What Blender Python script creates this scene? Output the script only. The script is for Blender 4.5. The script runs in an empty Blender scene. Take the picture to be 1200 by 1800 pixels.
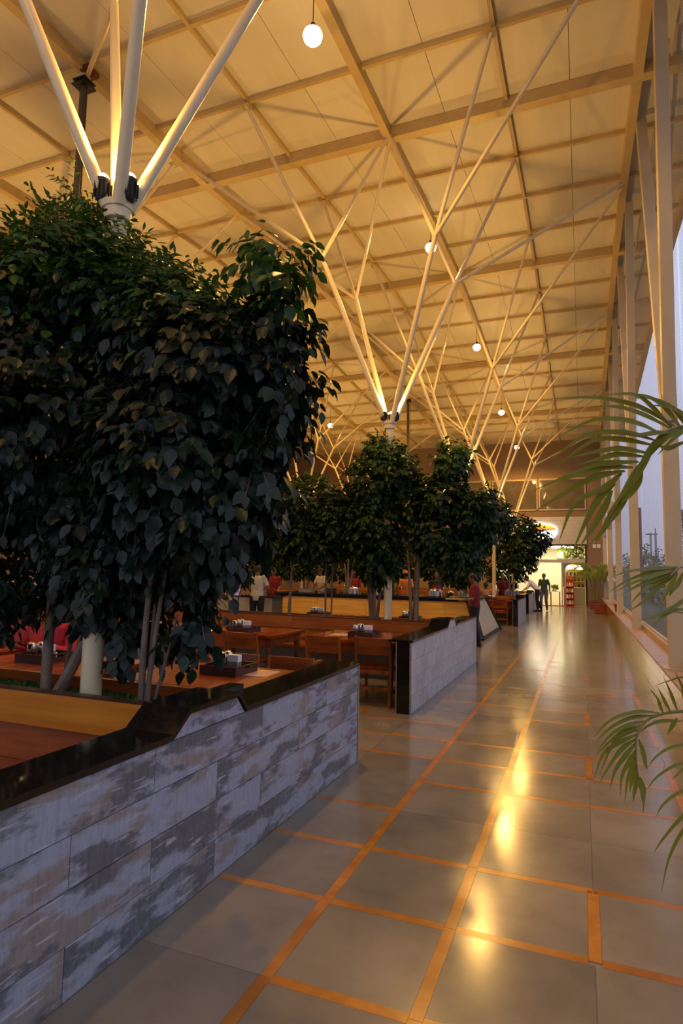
import bpy, math, random
import numpy as np
from mathutils import Vector, Matrix
from mathutils.bvhtree import BVHTree

SC = bpy.context.scene
COL = SC.collection
PI = math.pi

# ------------------------------------------------------------------ camera
cam = bpy.data.cameras.new('camera')
cam.sensor_fit = 'VERTICAL'
cam.sensor_height = 36.0
cam.lens = 1070.5 / 1800.0 * 36.0
cam.clip_start, cam.clip_end = 0.05, 800.0
co = bpy.data.objects.new('camera', cam)
COL.objects.link(co)
pitch, yaw, roll, EYE = 0.0971977, -0.3765016, 0.0182460, 1.5789
fw = Vector((math.sin(yaw) * math.cos(pitch), math.cos(yaw) * math.cos(pitch), math.sin(pitch)))
r0 = Vector((math.cos(yaw), -math.sin(yaw), 0.0))
u0 = r0.cross(fw)
rr = math.cos(roll) * r0 + math.sin(roll) * u0
uu = -math.sin(roll) * r0 + math.cos(roll) * u0
co.matrix_world = Matrix(((rr.x, uu.x, -fw.x, 0.0), (rr.y, uu.y, -fw.y, 0.0), (rr.z, uu.z, -fw.z, EYE), (0, 0, 0, 1)))
SC.camera = co

# ------------------------------------------------------------------ sky (overcast dusk)
SKY_STRENGTH = 1.0
w = bpy.data.worlds.new('dusk_sky')
SC.world = w
w.use_nodes = True
nt = w.node_tree
nt.nodes.clear()
tc = nt.nodes.new('ShaderNodeTexCoord')
sx = nt.nodes.new('ShaderNodeSeparateXYZ')
ns = nt.nodes.new('ShaderNodeTexNoise')
ns.inputs['Scale'].default_value = 2.2
ns.inputs['Detail'].default_value = 4.0
ma = nt.nodes.new('ShaderNodeMath')
ma.operation = 'MULTIPLY_ADD'
ma.inputs[1].default_value = 0.10
cr = nt.nodes.new('ShaderNodeValToRGB')
cr.color_ramp.elements[0].position = 0.04
cr.color_ramp.elements[0].color = (0.38, 0.37, 0.50, 1)
cr.color_ramp.elements[1].position = 0.95
cr.color_ramp.elements[1].color = (0.74, 0.79, 1.03, 1)
e = cr.color_ramp.elements.new(0.42)
e.color = (0.70, 0.74, 0.97, 1)
bg = nt.nodes.new('ShaderNodeBackground')
bg.inputs['Strength'].default_value = SKY_STRENGTH
wo = nt.nodes.new('ShaderNodeOutputWorld')
nt.links.new(tc.outputs['Generated'], sx.inputs[0])
nt.links.new(tc.outputs['Generated'], ns.inputs['Vector'])
nt.links.new(ns.outputs['Fac'], ma.inputs[0])
nt.links.new(sx.outputs['Z'], ma.inputs[2])
nt.links.new(ma.outputs[0], cr.inputs[0])
nt.links.new(cr.outputs[0], bg.inputs['Color'])
nt.links.new(bg.outputs[0], wo.inputs['Surface'])

# ------------------------------------------------------------------ exposure, light levels
SC.view_settings.view_transform = 'Standard'
SC.view_settings.look = 'None'
SC.view_settings.exposure = 0.0
SC.view_settings.gamma = 1.0
SC.view_settings.use_curve_mapping = False
SC.cycles.use_denoising = True
SC.cycles.max_bounces = 7
SC.cycles.diffuse_bounces = 4
SC.cycles.glossy_bounces = 4
SC.cycles.transparent_max_bounces = 8
SC.cycles.sample_clamp_indirect = 6.0
WARM = (1.0, 0.54, 0.125)
UPLIGHT_W = 345.0
BULB_W = 520.0
SHOP_W = 120.0

random.seed(7)
RNG = np.random.default_rng(11)

# ------------------------------------------------------------------ helpers
def tag(o, label=None, cat=None, group=None, kind=None):
    if label: o['label'] = label
    if cat: o['category'] = cat
    if group: o['group'] = group
    if kind: o['kind'] = kind
    return o

def thing(name, label, cat, loc=(0, 0, 0), rz=0.0, group=None):
    o = bpy.data.objects.new(name, None)
    o.empty_display_size = 0.1
    COL.objects.link(o)
    o.location = loc
    o.rotation_euler = (0, 0, rz)
    return tag(o, label, cat, group)

def copy_tree(o, parent=None):
    c = o.copy()
    COL.objects.link(c)
    c.parent = parent
    for ch in list(o.children):
        copy_tree(ch, c)
    return c

def link_mesh(name, me, parent=None, loc=None):
    o = bpy.data.objects.new(name, me)
    COL.objects.link(o)
    o.parent = parent
    if loc is not None: o.location = loc
    return o

class MB:
    """collects boxes, tubes, prisms and lathes into one mesh"""
    def __init__(s):
        s.v, s.f = [], []
    def add(s, vs, fs):
        b = len(s.v)
        s.v += [tuple(map(float, p)) for p in vs]
        s.f += [tuple(i + b for i in f) for f in fs]
        return s
    def box(s, lo, hi, rz=0.0, pivot=None):
        x0, y0, z0 = lo
        x1, y1, z1 = hi
        vs = [(x0, y0, z0), (x1, y0, z0), (x1, y1, z0), (x0, y1, z0), (x0, y0, z1), (x1, y0, z1), (x1, y1, z1), (x0, y1, z1)]
        if rz:
            px, py = pivot if pivot else ((x0 + x1) / 2, (y0 + y1) / 2)
            c, n = math.cos(rz), math.sin(rz)
            vs = [(px + (x - px) * c - (y - py) * n, py + (x - px) * n + (y - py) * c, z) for x, y, z in vs]
        return s.add(vs, [(0, 3, 2, 1), (4, 5, 6, 7), (0, 1, 5, 4), (1, 2, 6, 5), (2, 3, 7, 6), (3, 0, 4, 7)])
    def cbox(s, c, d, rz=0.0):
        return s.box([c[i] - d[i] / 2 for i in range(3)], [c[i] + d[i] / 2 for i in range(3)], rz)
    def beam(s, a, b, wd, hg, up=(0, 0, 1)):
        """rectangular bar from a to b"""
        a, b = Vector(a), Vector(b)
        d = (b - a).normalized()
        sd = d.cross(Vector(up))
        if sd.length < 1e-5: sd = d.cross(Vector((0, 1, 0)))
        sd.normalize()
        u = sd.cross(d).normalized()
        vs = []
        for p in (a, b):
            for i, j in ((-1, -1), (1, -1), (1, 1), (-1, 1)):
                vs.append(p + sd * (i * wd / 2) + u * (j * hg / 2))
        return s.add(vs, [(0, 3, 2, 1), (4, 5, 6, 7), (0, 1, 5, 4), (1, 2, 6, 5), (2, 3, 7, 6), (3, 0, 4, 7)])
    def tube(s, pts, rad, n=10, caps=True, ry=None, side=None):
        pts = [Vector(p) for p in pts]
        if not hasattr(rad, '__len__'): rad = [rad] * len(pts)
        if ry is None: ry = rad
        vs, fs = [], []
        prev = None
        for i, p in enumerate(pts):
            d = (pts[min(i + 1, len(pts) - 1)] - pts[max(i - 1, 0)])
            if d.length < 1e-9: d = Vector((0, 0, 1))
            d.normalize()
            if side is not None:
                a = Vector(side) - d * d.dot(Vector(side))
            elif prev is None:
                a = d.cross(Vector((0.31, 0.9, 0.2)))
                if a.length < 0.1: a = d.cross(Vector((1, 0, 0)))
            else:
                a = prev - d * d.dot(prev)
            a.normalize()
            prev = a
            b = d.cross(a)
            for k in range(n):
                t = 2 * PI * k / n
                vs.append(p + a * (math.cos(t) * rad[i]) + b * (math.sin(t) * ry[i]))
        for i in range(len(pts) - 1):
            for k in range(n):
                k2 = (k + 1) % n
                fs.append((i * n + k, i * n + k2, (i + 1) * n + k2, (i + 1) * n + k))
        if caps:
            fs.append(tuple(range(n))[::-1])
            fs.append(tuple((len(pts) - 1) * n + k for k in range(n)))
        return s.add(vs, fs)
    def lathe(s, prof, n=16, c=(0, 0, 0)):
        vs, fs = [], []
        for r, z in prof:
            for k in range(n):
                t = 2 * PI * k / n
                vs.append((c[0] + r * math.cos(t), c[1] + r * math.sin(t), c[2] + z))
        for i in range(len(prof) - 1):
            for k in range(n):
                k2 = (k + 1) % n
                fs.append((i * n + k, i * n + k2, (i + 1) * n + k2, (i + 1) * n + k))
        fs.append(tuple(range(n))[::-1])
        fs.append(tuple((len(prof) - 1) * n + k for k in range(n)))
        return s.add(vs, fs)
    def prism(s, poly, axis, a, b):
        """2D polygon extruded along axis 0/1/2 from a to b"""
        def mk(p, t):
            q = list(p)
            q.insert(axis, t)
            return q
        n = len(poly)
        vs = [mk(p, a) for p in poly] + [mk(p, b) for p in poly]
        fs = [tuple(range(n))[::-1], tuple(range(n, 2 * n))]
        for k in range(n):
            k2 = (k + 1) % n
            fs.append((k, k2, n + k2, n + k))
        return s.add(vs, fs)
    def ball(s, c, r, n=10, m=7):
        if not hasattr(r, '__len__'): r = (r, r, r)
        vs, fs = [], []
        for i in range(m + 1):
            p = PI * i / m - PI / 2
            for k in range(n):
                t = 2 * PI * k / n
                cp = max(math.cos(p), 0.02)
                vs.append((c[0] + r[0] * cp * math.cos(t), c[1] + r[1] * cp * math.sin(t), c[2] + r[2] * math.sin(p)))
        for i in range(m):
            for k in range(n):
                k2 = (k + 1) % n
                fs.append((i * n + k, i * n + k2, (i + 1) * n + k2, (i + 1) * n + k))
        fs.append(tuple(range(n))[::-1])
        fs.append(tuple(m * n + k for k in range(n)))
        return s.add(vs, fs)
    def mesh(s, name, m, smooth=False):
        me = bpy.data.meshes.new(name)
        me.from_pydata(s.v, [], s.f)
        me.update()
        import bmesh
        bm = bmesh.new()
        bm.from_mesh(me)
        bmesh.ops.recalc_face_normals(bm, faces=bm.faces)
        bm.to_mesh(me)
        bm.free()
        if m is not None: me.materials.append(m)
        if smooth:
            me.polygons.foreach_set('use_smooth', [True] * len(me.polygons))
            try: me.set_sharp_from_angle(angle=math.radians(40))
            except Exception: pass
        return me
    def build(s, name, m, parent=None, world=False, smooth=False, bevel=0.0):
        """world=True: the points are world points and the parent (unrotated) stands at its location"""
        if world and parent is not None:
            p, l = parent, Vector((0, 0, 0))
            while p is not None:
                l += Vector(p.location)
                p = p.parent
            s.v = [(x - l.x, y - l.y, z - l.z) for x, y, z in s.v]
        o = link_mesh(name, s.mesh(name, m, smooth), parent)
        if bevel:
            md = o.modifiers.new('bevel', 'BEVEL')
            md.width = bevel
            md.segments = 2
            md.limit_method = 'ANGLE'
        return o

# ------------------------------------------------------------------ materials
def mat(name, col, rough=0.5, metal=0.0, var=None, scale=6.0, stretch=(1, 1, 1), rnd=0.0, bump=0.0, detail=4.0, emit=None, estr=0.0,
        spec=0.5, coat=0.0, rvar=0.0, subsurf=0.0, lo=0.35, hi=0.65, trans=0.0, ior=1.45):
    m = bpy.data.materials.new(name)
    m.use_nodes = True
    n = m.node_tree.nodes
    L = m.node_tree.links
    b = n['Principled BSDF']
    b.inputs['Base Color'].default_value = (*col, 1)
    b.inputs['Roughness'].default_value = rough
    b.inputs['Metallic'].default_value = metal
    b.inputs['IOR'].default_value = ior
    b.inputs['Specular IOR Level'].default_value = spec
    b.inputs['Coat Weight'].default_value = coat
    b.inputs['Coat Roughness'].default_value = 0.08
    if trans: b.inputs['Transmission Weight'].default_value = trans
    if emit:
        b.inputs['Emission Color'].default_value = (*emit, 1)
        b.inputs['Emission Strength'].default_value = estr
    if var is not None or rnd or bump:
        tcn = n.new('ShaderNodeTexCoord')
        inf = n.new('ShaderNodeObjectInfo')
        mp = n.new('ShaderNodeMapping')
        mp.inputs['Scale'].default_value = stretch
        ad = n.new('ShaderNodeVectorMath')
        ad.operation = 'ADD'
        mu = n.new('ShaderNodeMath')
        mu.operation = 'MULTIPLY'
        mu.inputs[1].default_value = 37.0
        L.new(inf.outputs['Random'], mu.inputs[0])
        L.new(tcn.outputs['Object'], mp.inputs['Vector'])
        L.new(mp.outputs[0], ad.inputs[0])
        L.new(mu.outputs[0], ad.inputs[1])
        nz = n.new('ShaderNodeTexNoise')
        nz.inputs['Scale'].default_value = scale
        nz.inputs['Detail'].default_value = detail
        nz.inputs['Roughness'].default_value = 0.6
        L.new(ad.outputs[0], nz.inputs['Vector'])
        out = None
        if var is not None:
            rp = n.new('ShaderNodeValToRGB')
            rp.color_ramp.elements[0].position = lo
            rp.color_ramp.elements[0].color = (*col, 1)
            rp.color_ramp.elements[1].position = hi
            rp.color_ramp.elements[1].color = (*var, 1)
            L.new(nz.outputs['Fac'], rp.inputs[0])
            out = rp.outputs[0]
        if rnd:
            hs = n.new('ShaderNodeHueSaturation')
            mr = n.new('ShaderNodeMapRange')
            mr.inputs['To Min'].default_value = 1.0 - rnd
            mr.inputs['To Max'].default_value = 1.0 + rnd
            L.new(inf.outputs['Random'], mr.inputs['Value'])
            L.new(mr.outputs[0], hs.inputs['Value'])
            if out is not None: L.new(out, hs.inputs['Color'])
            else: hs.inputs['Color'].default_value = (*col, 1)
            out = hs.outputs[0]
        if out is not None: L.new(out, b.inputs['Base Color'])
        if rvar:
            mr2 = n.new('ShaderNodeMapRange')
            mr2.inputs['To Min'].default_value = max(rough - rvar, 0.02)
            mr2.inputs['To Max'].default_value = rough + rvar
            L.new(nz.outputs['Fac'], mr2.inputs['Value'])
            L.new(mr2.outputs[0], b.inputs['Roughness'])
        if bump:
            bp = n.new('ShaderNodeBump')
            bp.inputs['Strength'].default_value = bump
            bp.inputs['Distance'].default_value = 0.01
            L.new(nz.outputs['Fac'], bp.inputs['Height'])
            L.new(bp.outputs[0], b.inputs['Normal'])
    return m

def wood(name, dark, light, rough=0.3, coat=0.3, axis=0, scale=1.0):
    """wood grain running along one object axis, with darker streaks"""
    st = [9.0, 9.0, 9.0]
    st[axis] = 0.7
    m = mat(name, dark, rough, var=light, scale=1.6 * scale, stretch=tuple(st), rnd=0.16, detail=6.0, coat=coat, rvar=0.06, lo=0.30, hi=0.72, spec=0.28)
    return m

def weathered_tile(name):
    """washed blue-grey paint over worn board, streaked lengthwise, as printed on the wall tiles"""
    m = bpy.data.materials.new(name)
    m.use_nodes = True
    n, L = m.node_tree.nodes, m.node_tree.links
    b = n['Principled BSDF']
    tcn, inf = n.new('ShaderNodeTexCoord'), n.new('ShaderNodeObjectInfo')
    mu = n.new('ShaderNodeMath'); mu.operation = 'MULTIPLY'; mu.inputs[1].default_value = 41.0
    L.new(inf.outputs['Random'], mu.inputs[0])
    ad = n.new('ShaderNodeVectorMath'); ad.operation = 'ADD'
    L.new(tcn.outputs['Object'], ad.inputs[0]); L.new(mu.outputs[0], ad.inputs[1])
    def noise(sc, st, det, dist=0.0):
        mp = n.new('ShaderNodeMapping'); mp.inputs['Scale'].default_value = st
        L.new(ad.outputs[0], mp.inputs['Vector'])
        nz = n.new('ShaderNodeTexNoise'); nz.inputs['Scale'].default_value = sc; nz.inputs['Detail'].default_value = det
        nz.inputs['Roughness'].default_value = 0.62; nz.inputs['Distortion'].default_value = dist
        L.new(mp.outputs[0], nz.inputs['Vector'])
        return nz.outputs['Fac']
    def ramp(src, a, c1, d, c2):
        r = n.new('ShaderNodeValToRGB')
        r.color_ramp.elements[0].position = a; r.color_ramp.elements[0].color = (*c1, 1)
        r.color_ramp.elements[1].position = d; r.color_ramp.elements[1].color = (*c2, 1)
        L.new(src, r.inputs[0]); return r.outputs[0]
    def mix(f, a, c):
        x = n.new('ShaderNodeMix'); x.data_type = 'RGBA'
        L.new(f, x.inputs['Factor']); L.new(a, x.inputs['A']); L.new(c, x.inputs['B']); return x.outputs['Result']
    big = noise(1.9, (1, 1, 3.2), 12.0, 0.12)
    brown = noise(2.2, (1, 1, 3.0), 12.0, 0.12)
    scr = noise(4.5, (1, 1.0, 11.0), 10.0, 0.25)
    fine = noise(16.0, (1, 3.0, 0.7), 6.0)
    base = ramp(fine, 0.3, (0.26, 0.285, 0.36), 0.7, (0.35, 0.38, 0.465))
    dark = ramp(fine, 0.3, (0.075, 0.08, 0.095), 0.7, (0.15, 0.155, 0.175))
    brn = ramp(fine, 0.3, (0.20, 0.165, 0.14), 0.7, (0.29, 0.245, 0.21))
    wht = ramp(fine, 0.3, (0.38, 0.395, 0.45), 0.7, (0.46, 0.475, 0.52))
    k = mix(ramp(brown, 0.51, (0, 0, 0), 0.575, (0.85, 0.85, 0.85)), base, brn)
    k = mix(ramp(big, 0.495, (0, 0, 0), 0.555, (0.95, 0.95, 0.95)), k, dark)
    k = mix(ramp(scr, 0.61, (0, 0, 0), 0.64, (0.9, 0.9, 0.9)), k, wht)
    L.new(k, b.inputs['Base Color'])
    b.inputs['Roughness'].default_value = 0.42
    return m

def leaf_mat(name, c1, c2, rough=0.42, spec=0.4):
    m = bpy.data.materials.new(name)
    m.use_nodes = True
    n, L = m.node_tree.nodes, m.node_tree.links
    b = n['Principled BSDF']
    g = n.new('ShaderNodeNewGeometry')
    rp = n.new('ShaderNodeValToRGB')
    rp.color_ramp.elements[0].color = (*c1, 1)
    rp.color_ramp.elements[1].color = (*c2, 1)
    L.new(g.outputs['Random Per Island'], rp.inputs[0])
    L.new(rp.outputs[0], b.inputs['Base Color'])
    b.inputs['Roughness'].default_value = rough
    b.inputs['Specular IOR Level'].default_value = spec
    tr = n.new('ShaderNodeBsdfTranslucent')
    hs = n.new('ShaderNodeHueSaturation'); hs.inputs['Value'].default_value = 1.6
    L.new(rp.outputs[0], hs.inputs['Color']); L.new(hs.outputs[0], tr.inputs['Color'])
    mx = n.new('ShaderNodeMixShader'); mx.inputs[0].default_value = 0.22
    o = n['Material Output']
    L.new(b.outputs[0], mx.inputs[1]); L.new(tr.outputs[0], mx.inputs[2]); L.new(mx.outputs[0], o.inputs['Surface'])
    return m

M = {}
M['floor'] = mat('polished_stone', (0.185, 0.158, 0.125), 0.165, var=(0.250, 0.212, 0.160), scale=2.2, rnd=0.10, rvar=0.05, spec=0.5)
M['strip'] = mat('orange_stone', (0.36, 0.130, 0.022), 0.2, var=(0.50, 0.195, 0.035), scale=5.0, rnd=0.12)
M['grout'] = mat('grout', (0.06, 0.055, 0.05), 0.8)
M['joint'] = mat('glint_floor_joint', (0.20, 0.175, 0.145), 0.6)  # lightened so the joints carry the glint of the tile edges
M['tile'] = weathered_tile('weathered_wall_tile')
M['tile2'] = mat('pale_patterned_tile', (0.36, 0.35, 0.37), 0.4, var=(0.47, 0.455, 0.47), scale=7.0, rnd=0.12, detail=2.0)
M['tile3'] = mat('grey_wall_tile', (0.28, 0.27, 0.28), 0.4, var=(0.36, 0.35, 0.36), scale=3.0, rnd=0.08)
M['granite'] = mat('black_granite', (0.007, 0.006, 0.005), 0.08, var=(0.016, 0.013, 0.010), scale=60.0, spec=0.5)
M['steel'] = mat('steel', (0.62, 0.6, 0.58), 0.22, metal=1.0)
M['steel_dull'] = mat('dull_steel', (0.35, 0.32, 0.30), 0.45, metal=0.8)
M['wood_x'] = wood('mahogany_x', (0.13, 0.026, 0.005), (0.36, 0.095, 0.018), 0.30, 0.15, 0)
M['wood_y'] = wood('mahogany_y', (0.13, 0.017, 0.002), (0.35, 0.062, 0.006), 0.26, 0.10, 1)
M['wood_z'] = wood('mahogany_z', (0.085, 0.024, 0.008), (0.24, 0.082, 0.025), 0.32, 0.3, 2)
M['wood_chair'] = wood('chair_wood', (0.18, 0.048, 0.008), (0.40, 0.128, 0.025), 0.38, 0.06, 2)
M['wood_back'] = wood('gold_lit_bench_board', (0.50, 0.15, 0.008), (0.72, 0.30, 0.026), 0.42, 0.03, 0, 0.8)  # pale wood, raised further to hold the golden lamplight on the near bench
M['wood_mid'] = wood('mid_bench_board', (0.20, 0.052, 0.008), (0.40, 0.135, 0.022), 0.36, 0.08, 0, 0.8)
M['wood_dark'] = wood('dark_tray_wood', (0.035, 0.013, 0.006), (0.085, 0.032, 0.014), 0.4, 0.1, 0)
M['yellow_wood'] = wood('yellow_laminate', (0.36, 0.19, 0.04), (0.58, 0.33, 0.085), 0.35, 0.2, 0)
M['cream_panel'] = mat('cream_laminate', (0.42, 0.32, 0.18), 0.4, var=(0.5, 0.39, 0.23), scale=3.0)
M['bark'] = mat('grey_bark', (0.125, 0.088, 0.062), 0.8, var=(0.23, 0.17, 0.125), scale=14.0, stretch=(1, 1, 0.25), bump=0.4)
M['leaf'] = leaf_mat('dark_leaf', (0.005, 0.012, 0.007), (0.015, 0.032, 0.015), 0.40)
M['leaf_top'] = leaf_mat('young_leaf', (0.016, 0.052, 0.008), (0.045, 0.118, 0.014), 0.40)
M['leaf_mid'] = leaf_mat('tree_leaf', (0.005, 0.018, 0.005), (0.017, 0.050, 0.010), 0.45, 0.3)
M['palm'] = leaf_mat('palm_leaf', (0.075, 0.105, 0.006), (0.215, 0.205, 0.012), 0.5, 0.2)
M['palm_far'] = leaf_mat('far_palm_leaf', (0.13, 0.20, 0.015), (0.26, 0.31, 0.03), 0.4)
M['palm_stem'] = mat('palm_stem', (0.17, 0.16, 0.045), 0.45, var=(0.22, 0.15, 0.04), scale=8.0)
M['hedge'] = leaf_mat('hazed_outdoor_leaf', (0.13, 0.155, 0.11), (0.23, 0.255, 0.185), 0.7)  # distance haze is mixed into this pale leaf colour
M['grass'] = leaf_mat('turf', (0.012, 0.055, 0.010), (0.036, 0.13, 0.022), 0.6)
M['soil'] = mat('soil', (0.02, 0.014, 0.01), 0.95, var=(0.045, 0.03, 0.02), scale=25.0, bump=0.6)
M['panel'] = mat('roof_panel', (0.665, 0.60, 0.475), 0.42, var=(0.71, 0.65, 0.53), scale=1.1, stretch=(3.0, 0.4, 1), rnd=0.03, detail=4.0, rvar=0.08, spec=0.3)
M['seam'] = mat('roof_deck', (0.03, 0.025, 0.02), 0.9)  # dark sheet added above the panels to block sky at the seams
M['beam'] = mat('cream_painted_steel', (0.52, 0.37, 0.155), 0.36, var=(0.60, 0.44, 0.20), scale=3.0, stretch=(1, 1, 1))
M['tube'] = mat('gold_lit_tube_paint', (0.74, 0.61, 0.36), 0.3, var=(0.80, 0.67, 0.42), scale=4.0)  # yellow of the up-lights is put into the pale tube colour
M['column'] = mat('column_paint', (0.50, 0.40, 0.245), 0.42, var=(0.57, 0.46, 0.29), scale=2.0)
M['pipe'] = mat('grey_pipe', (0.12, 0.10, 0.08), 0.45, metal=0.4)
M['rust'] = mat('red_oxide_bracket', (0.14, 0.035, 0.015), 0.6)
M['darkmetal'] = mat('dark_metal', (0.03, 0.025, 0.02), 0.5, metal=0.3)
M['wire'] = mat('net_wire', (0.32, 0.31, 0.33), 0.6)
M['farwall'] = mat('taupe_wall', (0.24, 0.155, 0.095), 0.75, var=(0.27, 0.175, 0.108), scale=2.0)
M['whitewall'] = mat('white_cladding', (0.50, 0.47, 0.44), 0.5, var=(0.56, 0.53, 0.50), scale=3.0)
M['glassdark'] = mat('lamp_toned_glass', (0.105, 0.085, 0.062), 0.04, spec=0.9, var=(0.15, 0.125, 0.095), scale=0.9)  # brown tone raised in place of the lights reflected by dark glass
M['frame'] = mat('window_frame', (0.50, 0.38, 0.24), 0.4)
M['cream'] = mat('cream_wall', (0.80, 0.73, 0.56), 0.7)
M['coping'] = mat('pinkish_stone_coping', (0.36, 0.225, 0.145), 0.35, var=(0.43, 0.275, 0.18), scale=5.0, rnd=0.06)
M['ledge'] = mat('glossy_cream_tile', (0.36, 0.28, 0.19), 0.05, var=(0.42, 0.33, 0.23), scale=4.0, rnd=0.06, spec=0.7)
M['pot'] = mat('terracotta', (0.22, 0.042, 0.020), 0.55, var=(0.27, 0.056, 0.028), scale=6.0)
M['white'] = mat('white_plastic', (0.72, 0.72, 0.72), 0.4)
M['paper'] = mat('paper_napkin', (0.78, 0.78, 0.80), 0.8)
M['bulb'] = mat('lit_bulb', (1, 0.9, 0.7), 0.4, emit=(1.0, 0.78, 0.42), estr=16.0)
M['flood'] = mat('lit_lens', (1, 0.9, 0.7), 0.4, emit=(1.0, 0.72, 0.34), estr=22.0)
M['lit'] = mat('lit_panel', (1, 1, 1), 0.5, emit=(1.0, 0.86, 0.55), estr=5.0)
M['skin'] = mat('skin', (0.17, 0.075, 0.04), 0.5)
M['hair'] = mat('black_hair', (0.006, 0.005, 0.005), 0.5)
M['black'] = mat('black_cloth', (0.008, 0.008, 0.010), 0.8)
M['navy'] = mat('dark_trousers', (0.010, 0.010, 0.015), 0.8)
M['shoe'] = mat('dark_shoe', (0.012, 0.010, 0.010), 0.5)
M['ground'] = mat('outdoor_ground', (0.06, 0.065, 0.04), 0.9, var=(0.10, 0.10, 0.06), scale=0.3)
M['pylon'] = mat('pylon_steel', (0.10, 0.10, 0.115), 0.6)
M['tower'] = mat('pale_tower', (0.36, 0.34, 0.36), 0.7)

def cloth(name, c):
    return mat(name, c, 0.85, var=tuple(min(x * 1.25 + 0.004, 1) for x in c), scale=18.0)

# roof height over the hall: a slight camber along its length
_RY = [-6, 0, 3, 6.2, 9.3, 12.4, 15.5, 18.6, 21.7, 24.8, 27.9, 33.9]
_RZ = [8.05, 8.3, 8.5, 8.7, 8.9, 9.2, 9.35, 9.25, 9.0, 8.8, 8.65, 8.5]
def ZR(y): return float(np.interp(y, _RY, _RZ))

# ================================================================== FLOOR
floor = MB().box((-20, -4, -0.10), (0.92, 34.0, -0.0035)).build('floor', M['joint'])
tag(floor, kind='structure')
XL = [-2.98, -2.38, -1.78, -1.18, -0.58, 0.02, 0.62, 0.915]
Y0, DY = 2.267, 0.609
SW = 0.027                                     # half width of an orange strip
rs = random.Random(5)
def col_strip(i, j):
    x = XL[i]
    if i in (3, 4): return True
    if i == 1: return 6 <= j <= 7
    if i == 5: return j in (1, 5, 8, 13)
    if i == 6: return j not in (2, 6, 9, 12, 15, 16) and j < 22
    return False
ROWS = {-2: (3, 4, 5), -1: (4,), 0: (3, 4), 1: (2, 3, 4, 5, 6), 2: (2, 3, 4, 5, 6), 3: (2,), 4: (3, 4, 5, 6), 5: (1, 2, 3, 4, 5, 6), 6: (1, 2, 3, 4, 5),
        7: (0, 1, 2), 8: (4,), 9: (2, 3, 4), 11: (4, 5), 12: (2,), 14: (3,), 16: (4,), 17: (3, 4), 20: (4,)}
def row_strip(i, j): return i in ROWS.get(j, ())
far_t, far_s = MB(), MB()
tile_cache = {}
for j in range(-5, 52):
    ya, yb = Y0 + j * DY, Y0 + (j + 1) * DY
    for i in range(0, 7):
        if i < 2 and not (4.9 < ya < 6.9): continue
        xa, xb = XL[i], XL[i + 1]
        ax = xa + (SW if col_strip(i, j) else 0.002)
        bx = xb - (SW if col_strip(i + 1, j) else 0.002)
        ay = ya + (SW if row_strip(i, j) else 0.002)
        by = yb - (SW if row_strip(i, j + 1) else 0.002)
        dz = rs.uniform(-0.0006, 0.0006)
        if yb < 14.6:
            key = (round(bx - ax, 4), round(by - ay, 4))
            if key not in tile_cache:
                tile_cache[key] = MB().box((-key[0] / 2, -key[1] / 2, -0.012), (key[0] / 2, key[1] / 2, 0)).mesh('floor_tile', M['floor'])
            link_mesh('floor_tile', tile_cache[key], floor, ((ax + bx) / 2, (ay + by) / 2, dz))
        else:
            far_t.box((ax, ay, -0.012), (bx, by, dz))
        segs = []
        if col_strip(i, j): segs.append((xa - SW + 0.001, ya + 0.001, xa + SW - 0.001, yb - 0.001))
        if row_strip(i, j): segs.append((ax, ya - SW + 0.001, bx, ya + SW - 0.001))
        for s in segs:
            if yb < 14.6:
                key = ('s', round(s[2] - s[0], 4), round(s[3] - s[1], 4))
                if key not in tile_cache:
                    tile_cache[key] = MB().box((-key[1] / 2, -key[2] / 2, -0.012), (key[1] / 2, key[2] / 2, 0)).mesh('floor_strip', M['strip'])
                link_mesh('floor_strip', tile_cache[key], floor, ((s[0] + s[2]) / 2, (s[1] + s[3]) / 2, 0.0003))
            else:
                far_s.box((s[0], s[1], -0.012), (s[2], s[3], 0.0003))
tag(far_t.build('far_floor_tiles', M['floor'], floor), kind='stuff')
tag(far_s.build('far_floor_strips', M['strip'], floor), kind='stuff')
hall = MB()
for j in range(-8, 52):
    for i in range(0, 28):
        x1 = -1.78 - 0.6 * i
        if i < 2 and 4.9 < Y0 + j * DY < 6.9: continue
        hall.box((x1 - 0.6 + 0.0012, Y0 + j * DY + 0.0012, -0.012), (x1 - 0.0012, Y0 + (j + 1) * DY - 0.0012, rs.uniform(-0.0006, 0.0006)))
tag(hall.build('hall_floor_tiles', M['floor'], floor), kind='stuff')

# ================================================================== CEILING: dark seam backing, panels, beams, purlins
BX0, BX1 = -18.0, 2.15
ceil_mb = MB()
ys = [-4.0 + 1.55 * k for k in range(0, 25)] + [33.9]
vs, fs = [], []
for y in ys:
    z = ZR(y) + 0.275
    vs += [(BX0, y, z), (BX1, y, z), (BX0, y, z + 0.05), (BX1, y, z + 0.05)]
for k in range(len(ys) - 1):
    a, b = 4 * k, 4 * k + 4
    fs += [(a, a + 1, b + 1, b), (a + 2, b + 2, b + 3, a + 3)]
ceil_mb.add(vs, fs)
ceiling = ceil_mb.build('ceiling', M['seam'])
tag(ceiling, kind='structure')
XT = [0.9, -2.93, -6.6, -10.35, -14.05, -17.8]            # thick lengthwise beams
XN = [-0.98, -4.78, -8.46, -12.2, -15.9]                  # light lengthwise purlins
gx = sorted(XT + XN + [2.1])
strips = []
for a, b in zip(gx[:-1], gx[1:]):
    if b - a < 1.3: strips.append((a, b))
    else: strips += [(a, (a + b) / 2), ((a + b) / 2, b)]
seg = [-3.1 + 3.1 * k for k in range(0, 12)] + [33.85]
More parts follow.
